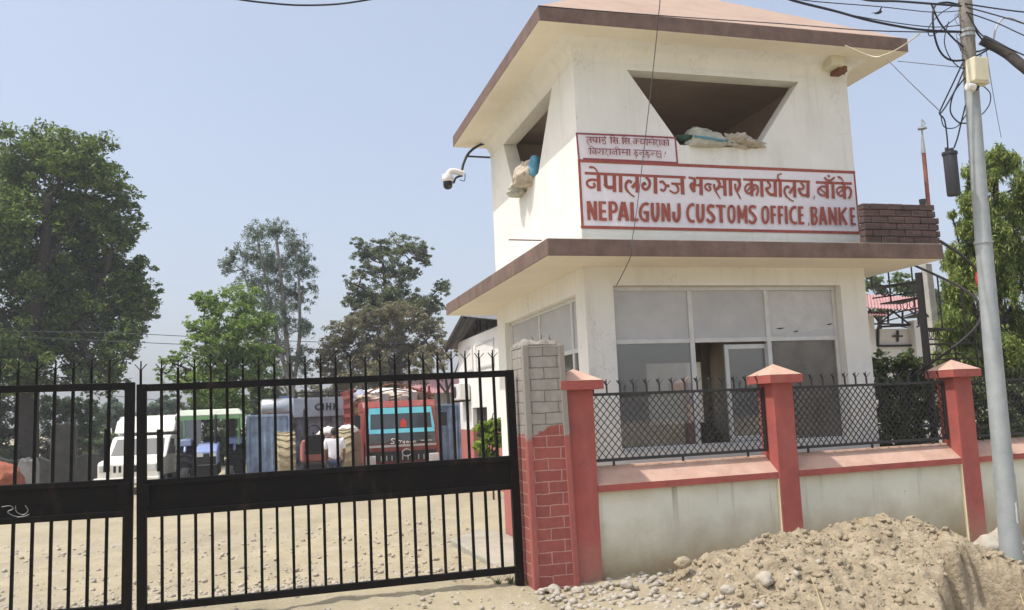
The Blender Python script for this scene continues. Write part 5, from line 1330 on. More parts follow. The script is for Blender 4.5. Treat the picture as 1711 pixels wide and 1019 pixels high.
m_ = MB(); m_.box((WX + .12, db + .003, -.5), (WX + .17, da - .003, dz - .002)); m_.build('door', M_stair, wg)
for fa, fb in ((778, 790), (796, 826)):
    y1_, y0_ = PX(fa, 590, WX).y, PX(fb, 575, WX).y; zz0, zz1 = 2.75, 3.45
    m_ = MB(); 
    for a, c in (((WX - .03, y0_, zz0), (WX - .003, y0_ + .06, zz1)), ((WX - .03, y1_ - .06, zz0), (WX - .003, y1_, zz1)), ((WX - .03, y0_ + .061, zz0), (WX - .003, y1_ - .061, zz0 + .06)), ((WX - .03, y0_ + .061, zz1 - .06), (WX - .003, y1_ - .061, zz1))): m_.box(a, c)
    f_ = m_.build('window_frame', M_frame, wg)
    m_ = MB(); m_.box((WX - .014, y0_ + .062, zz0 + .061), (WX - .004, y1_ - .062, zz1 - .061)); m_.build('pane', M_whitewash, f_)
q1 = P(740, 584, 25.9); xo = q1.x; q2 = PX(771, 527, xo)
m_ = MB(); corr(m_, q1, q1 + Vector((5.2, 0, 0)), q2 + Vector((5.2, 0, 0)), q2, 60, .018); M_tin = mat('dull_tin_sheet', (0.17, 0.17, 0.175), .6, .2, 3, metal=.3); solidify(m_.build('roof_sheet', M_tin, wg, recalc=False), .02)
m_ = MB(); corr(m_, Vector((xo, 18.6, q1.z + .1)), Vector((xo + 5.2, 18.6, q1.z + .1)), q2 + Vector((5.2, 0, 0.01)), q2 + Vector((0, 0, .01)), 60, .018); solidify(m_.build('roof_sheet', M_tin, wg, recalc=False), .02)
m_ = MB(); ym = q2.y
m_.bar((WX + .1, 20.6, zt_ + .02), (WX + .1, 25.6, zt_ + .02), .08, .08)
for i in range(7):
    y = 20.8 + .75 * i; ztop = q2.z - abs(y - ym) * (q2.z - q1.z) / (25.9 - ym) - .12
    if ztop > zt_ + .1: m_.bar((WX + .1, y, zt_ + .04), (WX + .1, y + (.4 if y < ym else -.4), ztop), .05, .05); m_.bar((WX + .1, y, zt_ + .04), (WX + .1, y, ztop), .05, .05)
m_.bar((xo + .1, q1.y, q1.z - .03), (xo + .1, q2.y, q2.z - .05), .07, .1)
m_.build('roof_truss', M_stair, wg)
y0_, y1_ = PX(787, 655, WX).y, PX(773, 655, WX).y
ac = thing('air_conditioner', 'white outdoor air conditioner unit on the office wall beside the door', 'air conditioner', (WX - .15, (y0_ + y1_) / 2, PX(780, 667, WX).z))
za_, zb_ = PX(780, 668, WX).z, PX(780, 641, WX).z
m_ = MB(); m_.box((WX - .32, y0_, za_), (WX - .03, y1_, zb_)); m_.build('casing', M_whiteplastic, ac, bevel=.02)
m_ = MB(); m_.lathe((WX - .322, (y0_ + y1_) / 2 + .08, (za_ + zb_) / 2), [(.17, 0), (.17, .012), (.15, .02), (.03, .01)], 18, (-1, 0, 0)); m_.build('fan_grille', M_darkplastic, ac, smooth=40)
m_ = MB(); m_.box((WX - .34, y0_ + .05, za_ - .05), (WX - .003, y0_ + .1, za_ - .004)); m_.box((WX - .34, y1_ - .1, za_ - .05), (WX - .003, y1_ - .05, za_ - .004)); m_.build('bracket', M_stair, ac)
# pink roofed store at the back
YR = 42
br = thing('store_building', 'low store with a long faded pink roof at the back of the yard', 'building', tuple(P(700, 720, YR)))
m_ = MB(); corr(m_, P(632, 658, YR), P(790, 655, YR), P(790, 630, YR + 3), P(634, 630, YR + 3), 60, .02); solidify(m_.build('roof_sheet', mat('faded_pink_sheet', (0.48, 0.25, 0.25), .75, .1, 1), br, recalc=False), .03)
m_ = MB(); a, c = P(634, 660, YR), P(790, 660, YR); m_.box((a.x, YR + .4, -.6), (c.x, YR + .6, a.z - .0)); m_.build('wall', M_concrete, br)
# crumbling walls on the left
def ruin(name, label, px0, px1, top, Y, m_, seed, cat):
    a, c = P(px0, top, Y), P(px1, top, Y); n = 9; b = MB(); zg = ground_z(0, Y) - .2
    pr_ = [(a.x, Y, zg), (c.x, Y, zg)] + [(c.x + (a.x - c.x) * i / n, Y, a.z + .16 * mnoise.noise(Vector((i * .9, seed, 0))) - (.15 if i in (0, n) else 0)) for i in range(n + 1)]
    b.prism(pr_, (0, .35, 0))
    return solo(b.build(name, m_, None, origin=((a.x + c.x) / 2, Y, zg), bevel=.03), label, cat)
M_ruin = mat('dark_old_wall', (0.055, 0.055, 0.05), .95, .4, 3, .5, 14)
ruin('old_wall', 'dark soot grey broken wall behind the left gate leaf', 84, 126, 708, 27, M_ruin, 1, 'wall')
ruin('old_wall', 'low pale broken wall between the tree trunk and the dark wall', 30, 62, 768, 28, mat('pale_old_wall', (.26, .255, .24), .95, .3, 3, .4, 14), 2, 'wall')
ruin('old_wall', 'long low dark wall running behind the box truck', 118, 330, 760, 33, M_ruin, 3, 'wall')
ruin('old_wall', 'low dark wall at the left edge behind the brick heap', -80, 84, 772, 32, M_ruin, 5, 'wall')
o = sack('brick_heap', None, tuple(P(6, 805, 24)), .42, .4, .42, mat('orange_brick', (.30, .10, .055), .9, .35, 6, .5, 20), 31, .3, .2); solo(o, 'orange-red heap of broken brick at the left edge behind the gate', 'brick heap')

# ================================================================== vehicles in the yard
def paint(name, c, rough=.35, metal=0.0, var=.12): return mat(name, c, rough, var, 4, metal=metal, spec=.5)
M_white = paint('white_car_paint', (.84, .81, .72), .4); M_tyre = mat('tyre_rubber', (.022, .021, .02), .9, .3, 8); M_dustyre = mat('mud_caked_tyre', (.36, .30, .19), .95, .3, 8, .3, 30)
M_rim = mat('steel_rim', (.30, .30, .29), .5, .2, 8, metal=.5); M_dark = mat('black_trim', (.018, .018, .018), .6, .2, 8); M_vglass = mat('vehicle_glass', (.05, .06, .065), .08, .1, 3, spec=.8)
M_paleglass = mat('sky_lit_windscreen', (.10, .11, .11), .12, .1, 3, spec=.5); M_truckred = paint('truck_red', (.27, .045, .033), .55, 0, .3); M_lamp = mat('headlamp_glass', (.62, .62, .60), .2, .1, 9, spec=.8)
M_cyan = mat('cyan_sticker', (.16, .56, .66), .5, .1, 4); M_yellow = mat('yellow_plate', (.60, .42, .03), .5, .1, 5); M_boxgrey = paint('grey_box_panel', (.38, .41, .46), .55); M_tarp = mat('white_tarpaulin', (.68, .63, .58), .7, .2, 3, .5, 6)
M_blue = paint('tractor_blue', (.22, .29, .52), .4); M_green = mat('canopy_green', (.22, .42, .20), .6, .2, 3); M_canopywhite = mat('canopy_top', (.62, .68, .55), .6, .1, 3)
M_contblue = mat('container_blue', (.27, .36, .48), .65, .3, 2.6, col2=(.15, .19, .26)); M_contgrey = mat('container_greyblue', (.38, .40, .44), .7, .4, 3.2, col2=(.10, .10, .12)); M_silver = mat('silver_tank', (.55, .56, .57), .35, .15, 2, metal=.5)
def wheel(parent, c, r, w, axis=(1, 0, 0), tyre=None):
    m_ = MB(); m_.lathe(Vector(c) - Vector(axis) * w / 2, [(r * .62, 0), (r * .93, 0), (r, w * .18), (r, w * .82), (r * .93, w), (r * .62, w)], 22, axis)
    t = m_.build('wheel', tyre or M_tyre, parent, smooth=35)
    m_ = MB(); m_.lathe(Vector(c) - Vector(axis) * (w / 2 + .004), [(r * .60, 0), (r * .60, w + .008)], 18, axis); m_.lathe(Vector(c) - Vector(axis) * (w / 2 + .02), [(r * .2, 0), (r * .2, w + .04)], 10, axis); m_.build('rim', M_rim, t, smooth=35)
    return t
def side_prism(mb, prof, x0, x1, m=0):     # profile in (y, z), swept across x
    mb.prism([(x0, y, z) for y, z in prof], (x1 - x0, 0, 0), m)

for _m, _c, _k in ((M_truckred, (.30, .22, .16), .45), (M_white, (.50, .44, .33), .4), (M_blue, (.45, .42, .34), .45), (M_boxgrey, (.30, .27, .22), .4)):
    _f = ramp_of(_m, noise_at(_m, 3.5, (1, 1, .5), det=7, rough=.7), .48, .70)
    mixcol(_m, math_node(_m, 'MULTIPLY', _f, _k), _c)
# white box truck
YW = 28.0; cx = P(214, 760, YW).x; G = -.42
wt = thing('box_truck', 'dusty white box truck facing the gate, left of the yard', 'truck', (cx, YW, G))
hw = .86
def V(x, y, z): return Vector((cx + x, YW + y, G + z))
m_ = MB(); prof = [(0.02, .52), (0.0, .95), (.10, 1.02), (.95, 1.12), (1.45, 1.66), (1.62, 1.72), (2.5, 1.72), (2.5, .52)]
side_prism(m_, [(YW + y, G + z) for y, z in prof], cx - hw, cx + hw); m_.build('cab', M_white, wt, bevel=.05)
m_ = MB(); m_.face([V(-.76, 1.00, 1.17), V(.76, 1.00, 1.17), V(.70, 1.435, 1.64), V(-.70, 1.435, 1.64)]); ob = m_.build('windscreen', M_paleglass, wt, recalc=False); ob.location.y -= .022; solidify(ob, .01)
for s in (-1, 1):
    m_ = MB(); m_.face([V(s * .866, 1.10, 1.15), V(s * .866, 1.95, 1.15), V(s * .866, 1.95, 1.60), V(s * .866, 1.50, 1.60)]); m_.build('side_window', M_vglass, wt)
    m_ = MB(); m_.box(V(s * .66 - .13, -.035, .72), V(s * .66 + .13, .01, .92)); m_.build('headlight', M_lamp, wt, bevel=.02)
    m_ = MB(); m_.obox(V(s * 1.02, 1.05, 1.28), (.07, 0, 0), (0, .03, 0), (0, 0, .12)); m_.tube([V(s * .86, 1.1, 1.2), V(s * 1.0, 1.06, 1.24)], .015, 5); m_.build('mirror', M_dark, wt, bevel=.01)
m_ = MB(); m_.box(V(-.44, -.028, .66), V(.44, .0, .92))
gr2 = m_.build('grille', M_white, wt, bevel=.01)
m_ = MB()
for i in range(6): x = -.36 + .145 * i; m_.box(V(x - .035, -.036, .70), V(x + .035, -.027, .89))
m_.build('slot', M_dark, gr2)
m_ = MB(); m_.box(V(-.92, -.16, .36), V(.92, .05, .56)); m_.build('bumper', M_white, wt, bevel=.04)
m_ = MB(); m_.tube([V(-.5, .99, 1.155), V(.05, 1.12, 1.30)], .012, 4); m_.tube([V(.1, .99, 1.155), V(.6, 1.1, 1.28)], .012, 4); m_.build('wiper', M_dark, wt)
m_ = MB(); m_.box(V(-.98, 2.62, .75), V(.98, 5.6, 2.34)); m_.build('cargo_box', M_boxgrey, wt, bevel=.03)
m_ = MB(); side_prism(m_, [(YW + 1.75, G + 1.82), (YW + 2.05, G + 2.2), (YW + 2.60, G + 2.36), (YW + 2.60, G + 1.82)], cx - .90, cx + .90); m_.build('wind_deflector', M_white, wt, bevel=.05)
m_ = MB(); m_.box(V(-.8, 2.0, .40), V(.8, 5.5, .6)); m_.build('chassis', M_dark, wt)
for x in (-.74, .74):
    wheel(wt, V(x, .95, .36), .36, .22); wheel(wt, V(x, 4.4, .36), .36, .26)

wt.rotation_euler = (0, 0, math.radians(-7))
# red truck
YT = 25.5; cx = P(671, 700, YT).x; G = -.40
rt = thing('cargo_truck', 'red cargo truck with cyan windscreen stripes facing the gate', 'truck', (cx, YT, G))
def V(x, y, z): return Vector((cx + x, YT + y, G + z))
hw = 1.09
m_ = MB(); prof = [(0.0, .62), (0.0, 1.16), (.24, 2.26), (.42, 2.44), (1.75, 2.44), (1.75, .62)]
side_prism(m_, [(YT + y, G + z) for y, z in prof], cx - hw, cx + hw); m_.build('cab', M_truckred, rt, bevel=.05)
def on_screen(u, z): return V(u, -.02 + .24 * (z - 1.16) / 1.10, z)
ws = MB(); ws.face([on_screen(-1.00, 1.20), on_screen(1.00, 1.20), on_screen(.92, 2.24), on_screen(-.92, 2.24)]); ws = ws.build('windscreen', M_vglass, rt, recalc=False)
m_ = MB()
for z0_, z1_ in ((2.06, 2.235), (1.50, 1.62)):
    f0, f1 = 1.0 - .08 * (z0_ - 1.2), 1.0 - .08 * (z1_ - 1.2)
    m_.face([on_screen(-f0, z0_) + Vector((0, -.006, 0)), on_screen(f0, z0_) + Vector((0, -.006, 0)), on_screen(f1, z1_) + Vector((0, -.006, 0)), on_screen(-f1, z1_) + Vector((0, -.006, 0))])
for s in (-1, 1): m_.face([on_screen(s * .90, 1.625) + Vector((0, -.006, 0)), on_screen(s * .985, 1.625) + Vector((0, -.006, 0)), on_screen(s * .93, 2.055) + Vector((0, -.006, 0)), on_screen(s * .88, 2.055) + Vector((0, -.006, 0))])
m_.build('cyan_stripe', M_cyan, ws, recalc=False)
m_ = MB(); m_.face([on_screen(-.02, 1.66) + Vector((0, -.004, 0)), on_screen(.14, 1.66) + Vector((0, -.004, 0)), on_screen(.16, 1.80) + Vector((0, -.004, 0)), on_screen(.06, 1.92) + Vector((0, -.004, 0)), on_screen(-.03, 1.82) + Vector((0, -.004, 0))]); m_.build('red_pennant', M_redcloth, ws, recalc=False)
m_ = MB()
for a in (-.55, .35): m_.tube([on_screen(a, 1.2) + Vector((0, -.02, 0)), on_screen(a + .5, 1.42) + Vector((0, -.02, 0))], .013, 4)
m_.build('wiper', M_dark, ws)
m_ = MB(); m_.box(V(-1.0, -.022, 1.10), V(1.0, .0, 1.165)); m_.build('silver_strip', M_silver, rt)
m_ = MB(); m_.prism([V(-1.02, -.03, .98), V(-.8, -.03, .70), V(.8, -.03, .70), V(1.02, -.03, .98)], (0, .028, 0)); m_.build('grille', M_dark, rt)
m_ = MB()
for i in range(9): x = -.62 + .155 * i; m_.box(V(x - .012, -.045, .72), V(x + .012, -.031, .86))
m_.build('grille_bar', M_silver, rt)
m_ = MB(); m_.tube([V(.13 * math.cos(a) + .12, -.05, .93 + .10 * math.sin(a)) for a in np.linspace(0, 2 * PI, 19)[:-1]], .016, 5, closed=True); m_.build('ring_emblem', M_silver, rt, smooth=50)
for s in (-1, 1):
    m_ = MB(); m_.box(V(s * .92 - .15, -.05, .60), V(s * .92 + .15, .03, .88)); m_.build('headlight', M_lamp, rt, bevel=.03)
    m_ = MB(); m_.obox(V(s * 1.27, .1, 1.85), (.09, 0, 0), (0, .03, 0), (0, 0, .2)); m_.tube([V(s * 1.08, .2, 2.15), V(s * 1.26, .1, 2.12), V(s * 1.26, .1, 1.7)], .016, 5); m_.build('mirror', M_dark, rt, bevel=.01)
    wheel(rt, V(s * .92, .9, .46), .46, .26); wheel(rt, V(s * .92, 5.0, .46), .46, .42)
m_ = MB(); m_.box(V(-1.1, -.14, .36), V(1.1, .1, .60)); m_.build('bumper', M_dark, rt, bevel=.03)
m_ = MB(); m_.box(V(-.05, -.155, .52), V(.40, -.142, .64)); m_.build('yellow_plate', M_yellow, rt)
m_ = MB(); m_.box(V(-1.2, 1.95, .85), V(1.2, 6.6, 1.0))
for s in (-1, 1):
    for y in np.arange(2.0, 6.6, .75): m_.box(V(s * 1.2 - .04, y, 1.001), V(s * 1.2 + .04, y + .09, 2.9))
    for z in (1.1, 1.4, 1.7, 2.0, 2.3, 2.6): m_.box(V(s * 1.2 - .025 + s * .02, 1.96, z), V(s * 1.2 + .025 + s * .02, 6.58, z + .12))
for z in (1.1, 1.4, 1.7, 2.0, 2.3, 2.6): m_.box(V(-1.15, 1.97, z), V(1.15, 2.02, z + .12))
m_.build('cargo_body', M_truckred, rt, bevel=.01)
m_ = MB()
for y in (1.5,):
    m_.tube(smooth_pts([V(-1.2, y, 2.5), V(-.6, y, 2.82), V(0, y, 2.98), V(.6, y, 2.82), V(1.25, y, 2.56)], 5), .03, 6)
    m_.tube(smooth_pts([V(-1.2, y, 2.48), V(-.55, y, 2.70), V(0, y, 2.80), V(.6, y, 2.70), V(1.2, y, 2.48)], 5), .022, 6)
for x in (-1.1, -.55, 0, .55, 1.1): m_.tube([V(x, 1.5, 2.42), V(x, 1.5, 2.95 - .35 * abs(x))], .022, 6)
m_.build('roof_rack', M_rust, rt, smooth=50)
o = sack('load_tarpaulin', rt, V(-.05, 3.2, 2.60), 1.12, 1.1, .30, M_tarp, 41, .18, .10); sack('load_bundle', rt, V(-.2, 1.5, 2.55), .85, .3, .16, M_sackbrown, 44, .3, .3); sack('load_bundle', rt, V(-.95, 2.0, 2.60), .26, .3, .22, mat('blue_bundle', (.30, .32, .40), .8), 46, .3, .2)
M_crate = mat('load_crate_wood', (.22, .17, .12), .9, .3, 5); M_crateg = mat('load_crate_grey', (.34, .33, .31), .8, .3, 5)
for i in range(7):
    x = -.90 + .29 * i; hh_ = rng.uniform(.14, .26)
    m_ = MB(); m_.box(V(x - .12, 1.15 + rng.uniform(-.1, .1), 2.445), V(x + .12, 1.75, 2.445 + hh_)); m_.build('load_crate', M_crateg if i % 3 else M_crate, rt, bevel=.01)
m_ = MB()
def scr(pts, w=1.1):
    p = [P(a, b_, YT - .035) for a, b_ in pts]; m_.tube(smooth_pts(p, 4), w / 2 / FPX * 25, 4)
scr([(660, 734), (656, 733), (654, 735.5), (658, 738), (658, 740.5), (653, 741)], 1.5); scr([(664, 735), (664.5, 739.5)]); scr([(663, 736), (668, 736)]); scr([(669, 740), (669.5, 736.5), (672, 736.5)]); scr([(675, 737), (673, 739), (676, 740), (676, 736.5), (676, 743), (673, 743)])
scr([(681, 737), (679, 738.5), (681, 740), (683, 738.5), (681, 737)]); scr([(687, 737), (685, 738.5), (687, 740), (689, 738.5), (687, 737)]); scr([(691, 740), (691, 737), (694, 737), (694.5, 740)]); scr([(703, 735.5), (722, 735)], .8)
m_.build('white_lettering', M_tarp, rt)

# tractors
def tractor(label, cx, Y, rot, col_, tyre, canopy, rr=.70):
    G = ground_z(cx, Y)
    t = thing('tractor', label, 'tractor', (cx, Y, G))
    def V(x, y, z): return Vector((cx + x, Y + y, G + z))
    m_ = MB(); side_prism(m_, [(Y, G + .78), (Y + .03, G + 1.18), (Y + .35, G + 1.32), (Y + 1.45, G + 1.42), (Y + 1.45, G + .78)], cx - .30, cx + .30); m_.build('hood', col_, t, bevel=.05)
    m_ = MB(); m_.box(V(-.26, -.02, .80), V(.26, .0, 1.12)); m_.build('grille', M_dark, t)
    for s in (-1, 1):
        m_ = MB(); m_.box(V(s * .18 - .09, -.04, 1.03), V(s * .18 + .09, -.021, 1.13)); m_.build('headlight', M_lamp, t)
        wheel(t, V(s * .62, .45, .36), .36, .22, tyre=tyre)
        w_ = wheel(t, V(s * .74, 2.2, rr), rr, .46, tyre=tyre)
        m_ = MB()
        for i in range(22):
            a = 2 * PI * i / 22
            for q in (-1, 1):
                a2 = a + .14
                p0 = V(s * .74, 2.2 + rr * math.cos(a), rr + rr * math.sin(a)); p1 = V(s * .74 + q * .23, 2.2 + (rr + .015) * math.cos(a2), rr + (rr + .015) * math.sin(a2))
                m_.bar(p0, p1, .05, .06, up=(p0 - V(s * .74, 2.2, rr)))
        m_.build('tread', tyre, w_)
        if not canopy: continue
        m_ = MB(); m_.tube([V(s * .72, 2.2 + .80 * math.cos(a), .72 + .80 * math.sin(a)) for a in np.linspace(.35, 2.6, 9)], .05, 6); side_prism(m_, [(Y + 1.6, G + 1.32), (Y + 1.62, G + 1.5), (Y + 2.7, G + 1.52), (Y + 2.9, G + 1.30)], cx + s * .74 - .2, cx + s * .74 + .2); m_.build('fender', col_, t, bevel=.03)
    m_ = MB(); m_.box(V(-.28, .3, .45), V(.28, 2.6, .79)); m_.box(V(-.55, .38, .32), V(.55, .52, .42)); m_.build('chassis', M_dark, t)
    m_ = MB(); m_.tube([V(.2, .95, 1.38), V(.2, .95, 2.1)], .04, 8); m_.tube(smooth_pts([V(.2, .95, 2.1), V(.2, .95, 2.2), V(.2, 1.05, 2.26)], 4), .03, 8); m_.build('exhaust', M_dark, t, smooth=50)
    m_ = MB(); m_.tube([V(.2 * math.cos(a), 1.72 + .06 * math.sin(a), 1.62 + .19 * math.sin(a)) for a in np.linspace(0, 2 * PI, 17)[:-1]], .015, 5, closed=True); m_.tube([V(0, 1.5, 1.42), V(0, 1.72, 1.62)], .02, 6); m_.build('steering_wheel', M_dark, t, smooth=50)
    m_ = MB(); m_.box(V(-.26, 2.0, 1.05), V(.26, 2.5, 1.15)); m_.obox(V(0, 2.52, 1.35), (.26, 0, 0), (0, .04, .0), (0, .05, .22)); m_.build('seat', M_dark, t, bevel=.03)
    if canopy:
        m_ = MB()
        for sx in (-.85, .85):
            for sy in (1.3, 2.9):
                m_ = MB(); m_.tube([V(sx, sy, 1.3), V(sx, sy, 2.26)], .03, 6); m_.build('canopy_post', M_green, t)
        m_ = MB(); m_.hexa([V(-.98, .95, 2.22), V(.98, .95, 2.22), V(.98, 3.1, 2.22), V(-.98, 3.1, 2.22), V(-.86, 1.05, 2.40), V(.86, 1.05, 2.40), V(.86, 3.0, 2.40), V(-.86, 3.0, 2.40)]); m_.build('canopy', M_canopywhite, t, bevel=.03)
        m_ = MB(); m_.box(V(.90, .97, 1.80), V(.96, 3.08, 2.215)); m_.box(V(-.96, .97, 2.10), V(.89, 1.0, 2.215)); m_.build('canopy_skirt', M_green, t)
    t.rotation_euler = (0, 0, rot)
    return t
tractor('blue tractor under a pale green canopy, beside the box truck', P(345, 760, 27.0).x, 27.0, 0.0, M_blue, M_tyre, True)
tractor('red tractor with mud caked wheels seen from behind, beside the man', P(519, 760, 26.5).x, 26.5, PI, paint('tractor_red', (.46, .16, .12), .5), M_dustyre, False, .82)

# corrugated containers
def container(label, px0, px1, top, Y, depth, m_, name='container', extra=None, nw=18):
    a, c = P(px0, top, Y), P(px1, top, Y); G = ground_z(0, Y); cxm = (a.x + c.x) / 2
    t = thing(name, label, 'container', (cxm, Y, G))
    zb_, zt_ = G + .25, a.z
    b = MB(); n = nw * 2
    base = len(b.v)
    for i in range(n + 1):
        d = .0 if (i // 1) % 2 else .06
        x = a.x + (c.x - a.x) * i / n
        x2 = x
        b.v += [(x, Y + d, zb_ + .1), (x, Y + d, zt_ - .08)]
    for i in range(n): b.f.append([base + 2 * i, base + 2 * i + 2, base + 2 * i + 3, base + 2 * i + 1]); b.m.append(0)
    b.build('corrugated_wall', m_, t, recalc=False)
    b = MB(); b.box((a.x, Y + .08, zb_ + .1), (c.x, Y + depth, zt_ - .08)); b.box((a.x - .03, Y - .02, zt_ - .079), (c.x + .03, Y + depth, zt_)); b.box((a.x - .03, Y - .02, zb_), (c.x + .03, Y + depth, zb_ + .099))
    for x in (a.x, c.x): b.box((x - .05, Y - .03, zb_ + .1), (x + .05, Y + .10, zt_ - .08))
    b.build('frame', m_, t, bevel=.01)
    b = MB()
    for x in (a.x + .3, c.x - .3): b.box((x - .1, Y + .3, G - .1), (x + .1, Y + depth - .2, zb_ - .002))
    b.build('skid', M_dark, t)
    return t
container('bright blue corrugated container right of the blue tractor', 414, 484, 694, 28.5, 2.4, M_contblue, nw=6)
ct = container('grey-blue corrugated truck body with dark lettering on its head panel', 486, 602, 690, 31, 3.0, M_contgrey, nw=12)
m_ = MB(); a, c = P(490, 666, 30.9), P(602, 693, 30.9); m_.box((a.x, 30.75, c.z), (c.x, 30.95, a.z)); hp = m_.build('head_panel', mat('panel_greyblue', (.34, .37, .41), .7, .3, 2), ct, bevel=.01)
m_ = MB()
def lt_(pts, w=2.6):
    m_.tube(smooth_pts([P(a, b_, 30.74) for a, b_ in pts], 4), w / 2 / FPX * 30, 4)
for pts in ([(535, 674), (529, 676), (527, 680), (530, 684), (535, 683)], [(540, 674), (540, 685)], [(546, 673), (546, 685)], [(546, 679), (552, 679)], [(552, 673), (552, 685)], [(558, 673), (558, 685)], [(564, 674), (560, 678), (565, 684)]): lt_(pts)
m_.build('dark_lettering', M_dark, hp)
m_ = MB(); m_.prism([P(578, 692, 30.73), P(598, 692, 30.73), P(598, 672, 30.73), P(590, 670, 30.73)], (0, .02, 0)); m_.build('yellow_patch', mat('mustard_paint', (.36, .32, .10), .7), hp)
m_ = MB()
for y in (655, 661): m_.tube([P(492, y + 1, 31.5), P(640, y - 4, 31.5)], .03, 5)
for x in range(495, 640, 18): m_.tube([P(x, 668, 31.5), P(x, 654, 31.5)], .025, 5)
m_.build('top_rail', M_dark, ct)
container('blue corrugated sheet body right of the red truck', 722, 768, 676, 29.5, 2.2, M_contblue, nw=4)
# tanker behind the blue container
YK = 33; a, c = P(436, 682, YK), P(492, 681, YK); G = -.4
tk = thing('tanker', 'silver tank trailer rising behind the blue container', 'tanker', ((a.x + c.x) / 2, YK, G)); zc = a.z
m_ = MB(); m_.lathe((a.x, YK, zc), [(.05, -.06), (.28, 0), (.33, .06), (.33, c.x - a.x - .06), (.28, c.x - a.x), (.05, c.x - a.x + .05)], 20, (1, 0, 0)); m_.build('tank', M_silver, tk, smooth=40)
m_ = MB(); m_.box((a.x, YK - .4, .5), (c.x, YK + .4, .65))
for x in (a.x + .2, c.x - .25): m_.box((x, YK - .3, .651), (x + .08, YK + .3, zc - .2))
m_.box((a.x, YK - .42, zc - .62), (c.x, YK - .36, zc - .42)); m_.build('chassis', M_truckred, tk)
for x in (a.x + .3, c.x - .3): wheel(tk, (x, YK, .03), .45, .25, (0, 1, 0))
m_ = MB(); m_.box((P(467, 670, YK).x, YK + .5, zc + .2), (P(489, 670, YK).x, YK + 1.4, P(480, 661, YK).z)); m_.build('blue_cover', M_blue, tk, bevel=.02)
# cartons stacked beside the man
YC = 25.2; first = None; n_ = 0
labs = ['brown carton, left of the bottom row of the stack', 'brown carton, right of the bottom row of the stack', 'brown carton, left of the middle row of the stack', 'brown carton, right of the middle row of the stack', 'brown carton, top left of the stack by the red truck', 'brown carton, top right of the stack by the red truck']
xa = P(576, 750, YC).x; G = ground_z(0, YC)
zs = [G, G + .55, G + 1.05]
hts = [.54, .49, .47]
M_carton = mat('brown_carton', (.26, .17, .12), .85, .25, 4)
for r in range(3):
    for j in range(2):
        x = xa + j * .235 + rng.uniform(-.01, .01)
        b = MB(); b.box((x, YC + rng.uniform(-.03, .03), zs[r] + .002), (x + .225, YC + .5, zs[r] + hts[r])); b.box((x + .09, YC - .034, zs[r] + .01), (x + .13, YC - .031, zs[r] + hts[r] - .01))
        solo(b.build('carton', M_carton, None, origin=(x + .11, YC + .25, zs[r]), bevel=.008), labs[n_], 'carton', 'cartons stacked by the red truck'); n_ += 1
o = sack('sack', None, (xa + .12, YC + .2, G + 1.63), .26, .22, .14, M_tarp, 51, .3, .15); solo(o, 'white sack lying on top of the carton stack', 'sack')
o = sack('sack', None, (xa - .38, YC + 1.0, G + 1.52), .32, .3, .22, M_tarp, 53, .3, .15); solo(o, 'grey-white sack on goods left of the carton stack', 'sack')
b = MB(); b.box((xa - .70, YC + .7, G - .05), (xa - .06, YC + 1.3, G + 1.40)); solo(b.build('goods_pallet', M_carton, None, origin=(xa - .38, YC + 1, G), bevel=.02), 'brown pile of goods behind the man under a white sack', 'goods')

# ================================================================== man in the white shirt
def skin_obj(name, verts, edges, radii, mat_, parent, root_=0, sub=2):
    off = BASE[parent.name]
    me = bpy.data.meshes.new(name); me.from_pydata([tuple(Vector(v) - off) for v in verts], edges, []); me.materials.append(mat_)
    o = bpy.data.objects.new(name, me); COL.objects.link(o); o.parent = parent; BASE[o.name] = off
    m_ = o.modifiers.new('skin', 'SKIN'); m_.use_smooth_shade = True
    for i, r in enumerate(radii):
        sv = me.skin_vertices[0].data[i]; sv.radius = r if isinstance(r, tuple) else (r, r); sv.use_root = (i == root_)
    s = o.modifiers.new('sub', 'SUBSURF'); s.levels = sub; s.render_levels = sub
    return o
YM = 23.0; mp = P(559, 760, YM); G = ground_z(mp.x, YM)
man = thing('person', 'person in a white shirt and dark trousers standing with their back to the gate', 'person', (mp.x, YM, G))
def V(x, y, z): return Vector((mp.x + x, YM + y, G + z))
M_skin = mat('brown_skin', (.24, .13, .085), .6, .1, 6); M_hair = mat('black_hair', (.015, .013, .012), .6, .2, 9); M_shirt = mat('white_shirt', (.76, .76, .80), .8, .05, 8, .2, 12); M_trous = mat('dark_trousers', (.035, .045, .09), .85, .2, 8)
J = [V(0, 0, .92), V(0, .0, 1.12), V(0, .01, 1.36), V(0, 0, 1.47), V(0, .015, 1.53), V(0, .03, 1.60), V(0, .025, 1.68),                       # 0-6 pelvis to crown
     V(.19, .0, 1.40), V(.25, .02, 1.13), V(.24, .12, .90), V(.235, .16, .83), V(-.19, .0, 1.40), V(-.25, .02, 1.13), V(-.23, .10, .90), V(-.225, .13, .83),      # 7-14 arms
     V(.09, 0, .88), V(.10, .01, .48), V(.11, 0, .09), V(.12, .16, .04), V(-.09, 0, .88), V(-.11, .02, .48), V(-.13, 0, .09), V(-.145, .16, .04)]
E_ = [(0, 1), (1, 2), (2, 3), (3, 4), (4, 5), (5, 6), (2, 7), (7, 8), (8, 9), (9, 10), (2, 11), (11, 12), (12, 13), (13, 14), (0, 15), (15, 16), (16, 17), (17, 18), (0, 19), (19, 20), (20, 21), (21, 22)]
R_ = [(.15, .10), (.13, .095), (.155, .10), .058, .062, (.075, .092), (.055, .07), .055, .043, .032, .038, .055, .043, .032, .038, .085, .058, .042, .038, .085, .058, .042, .038]
skin_obj('body', J, E_, R_, M_skin, man)
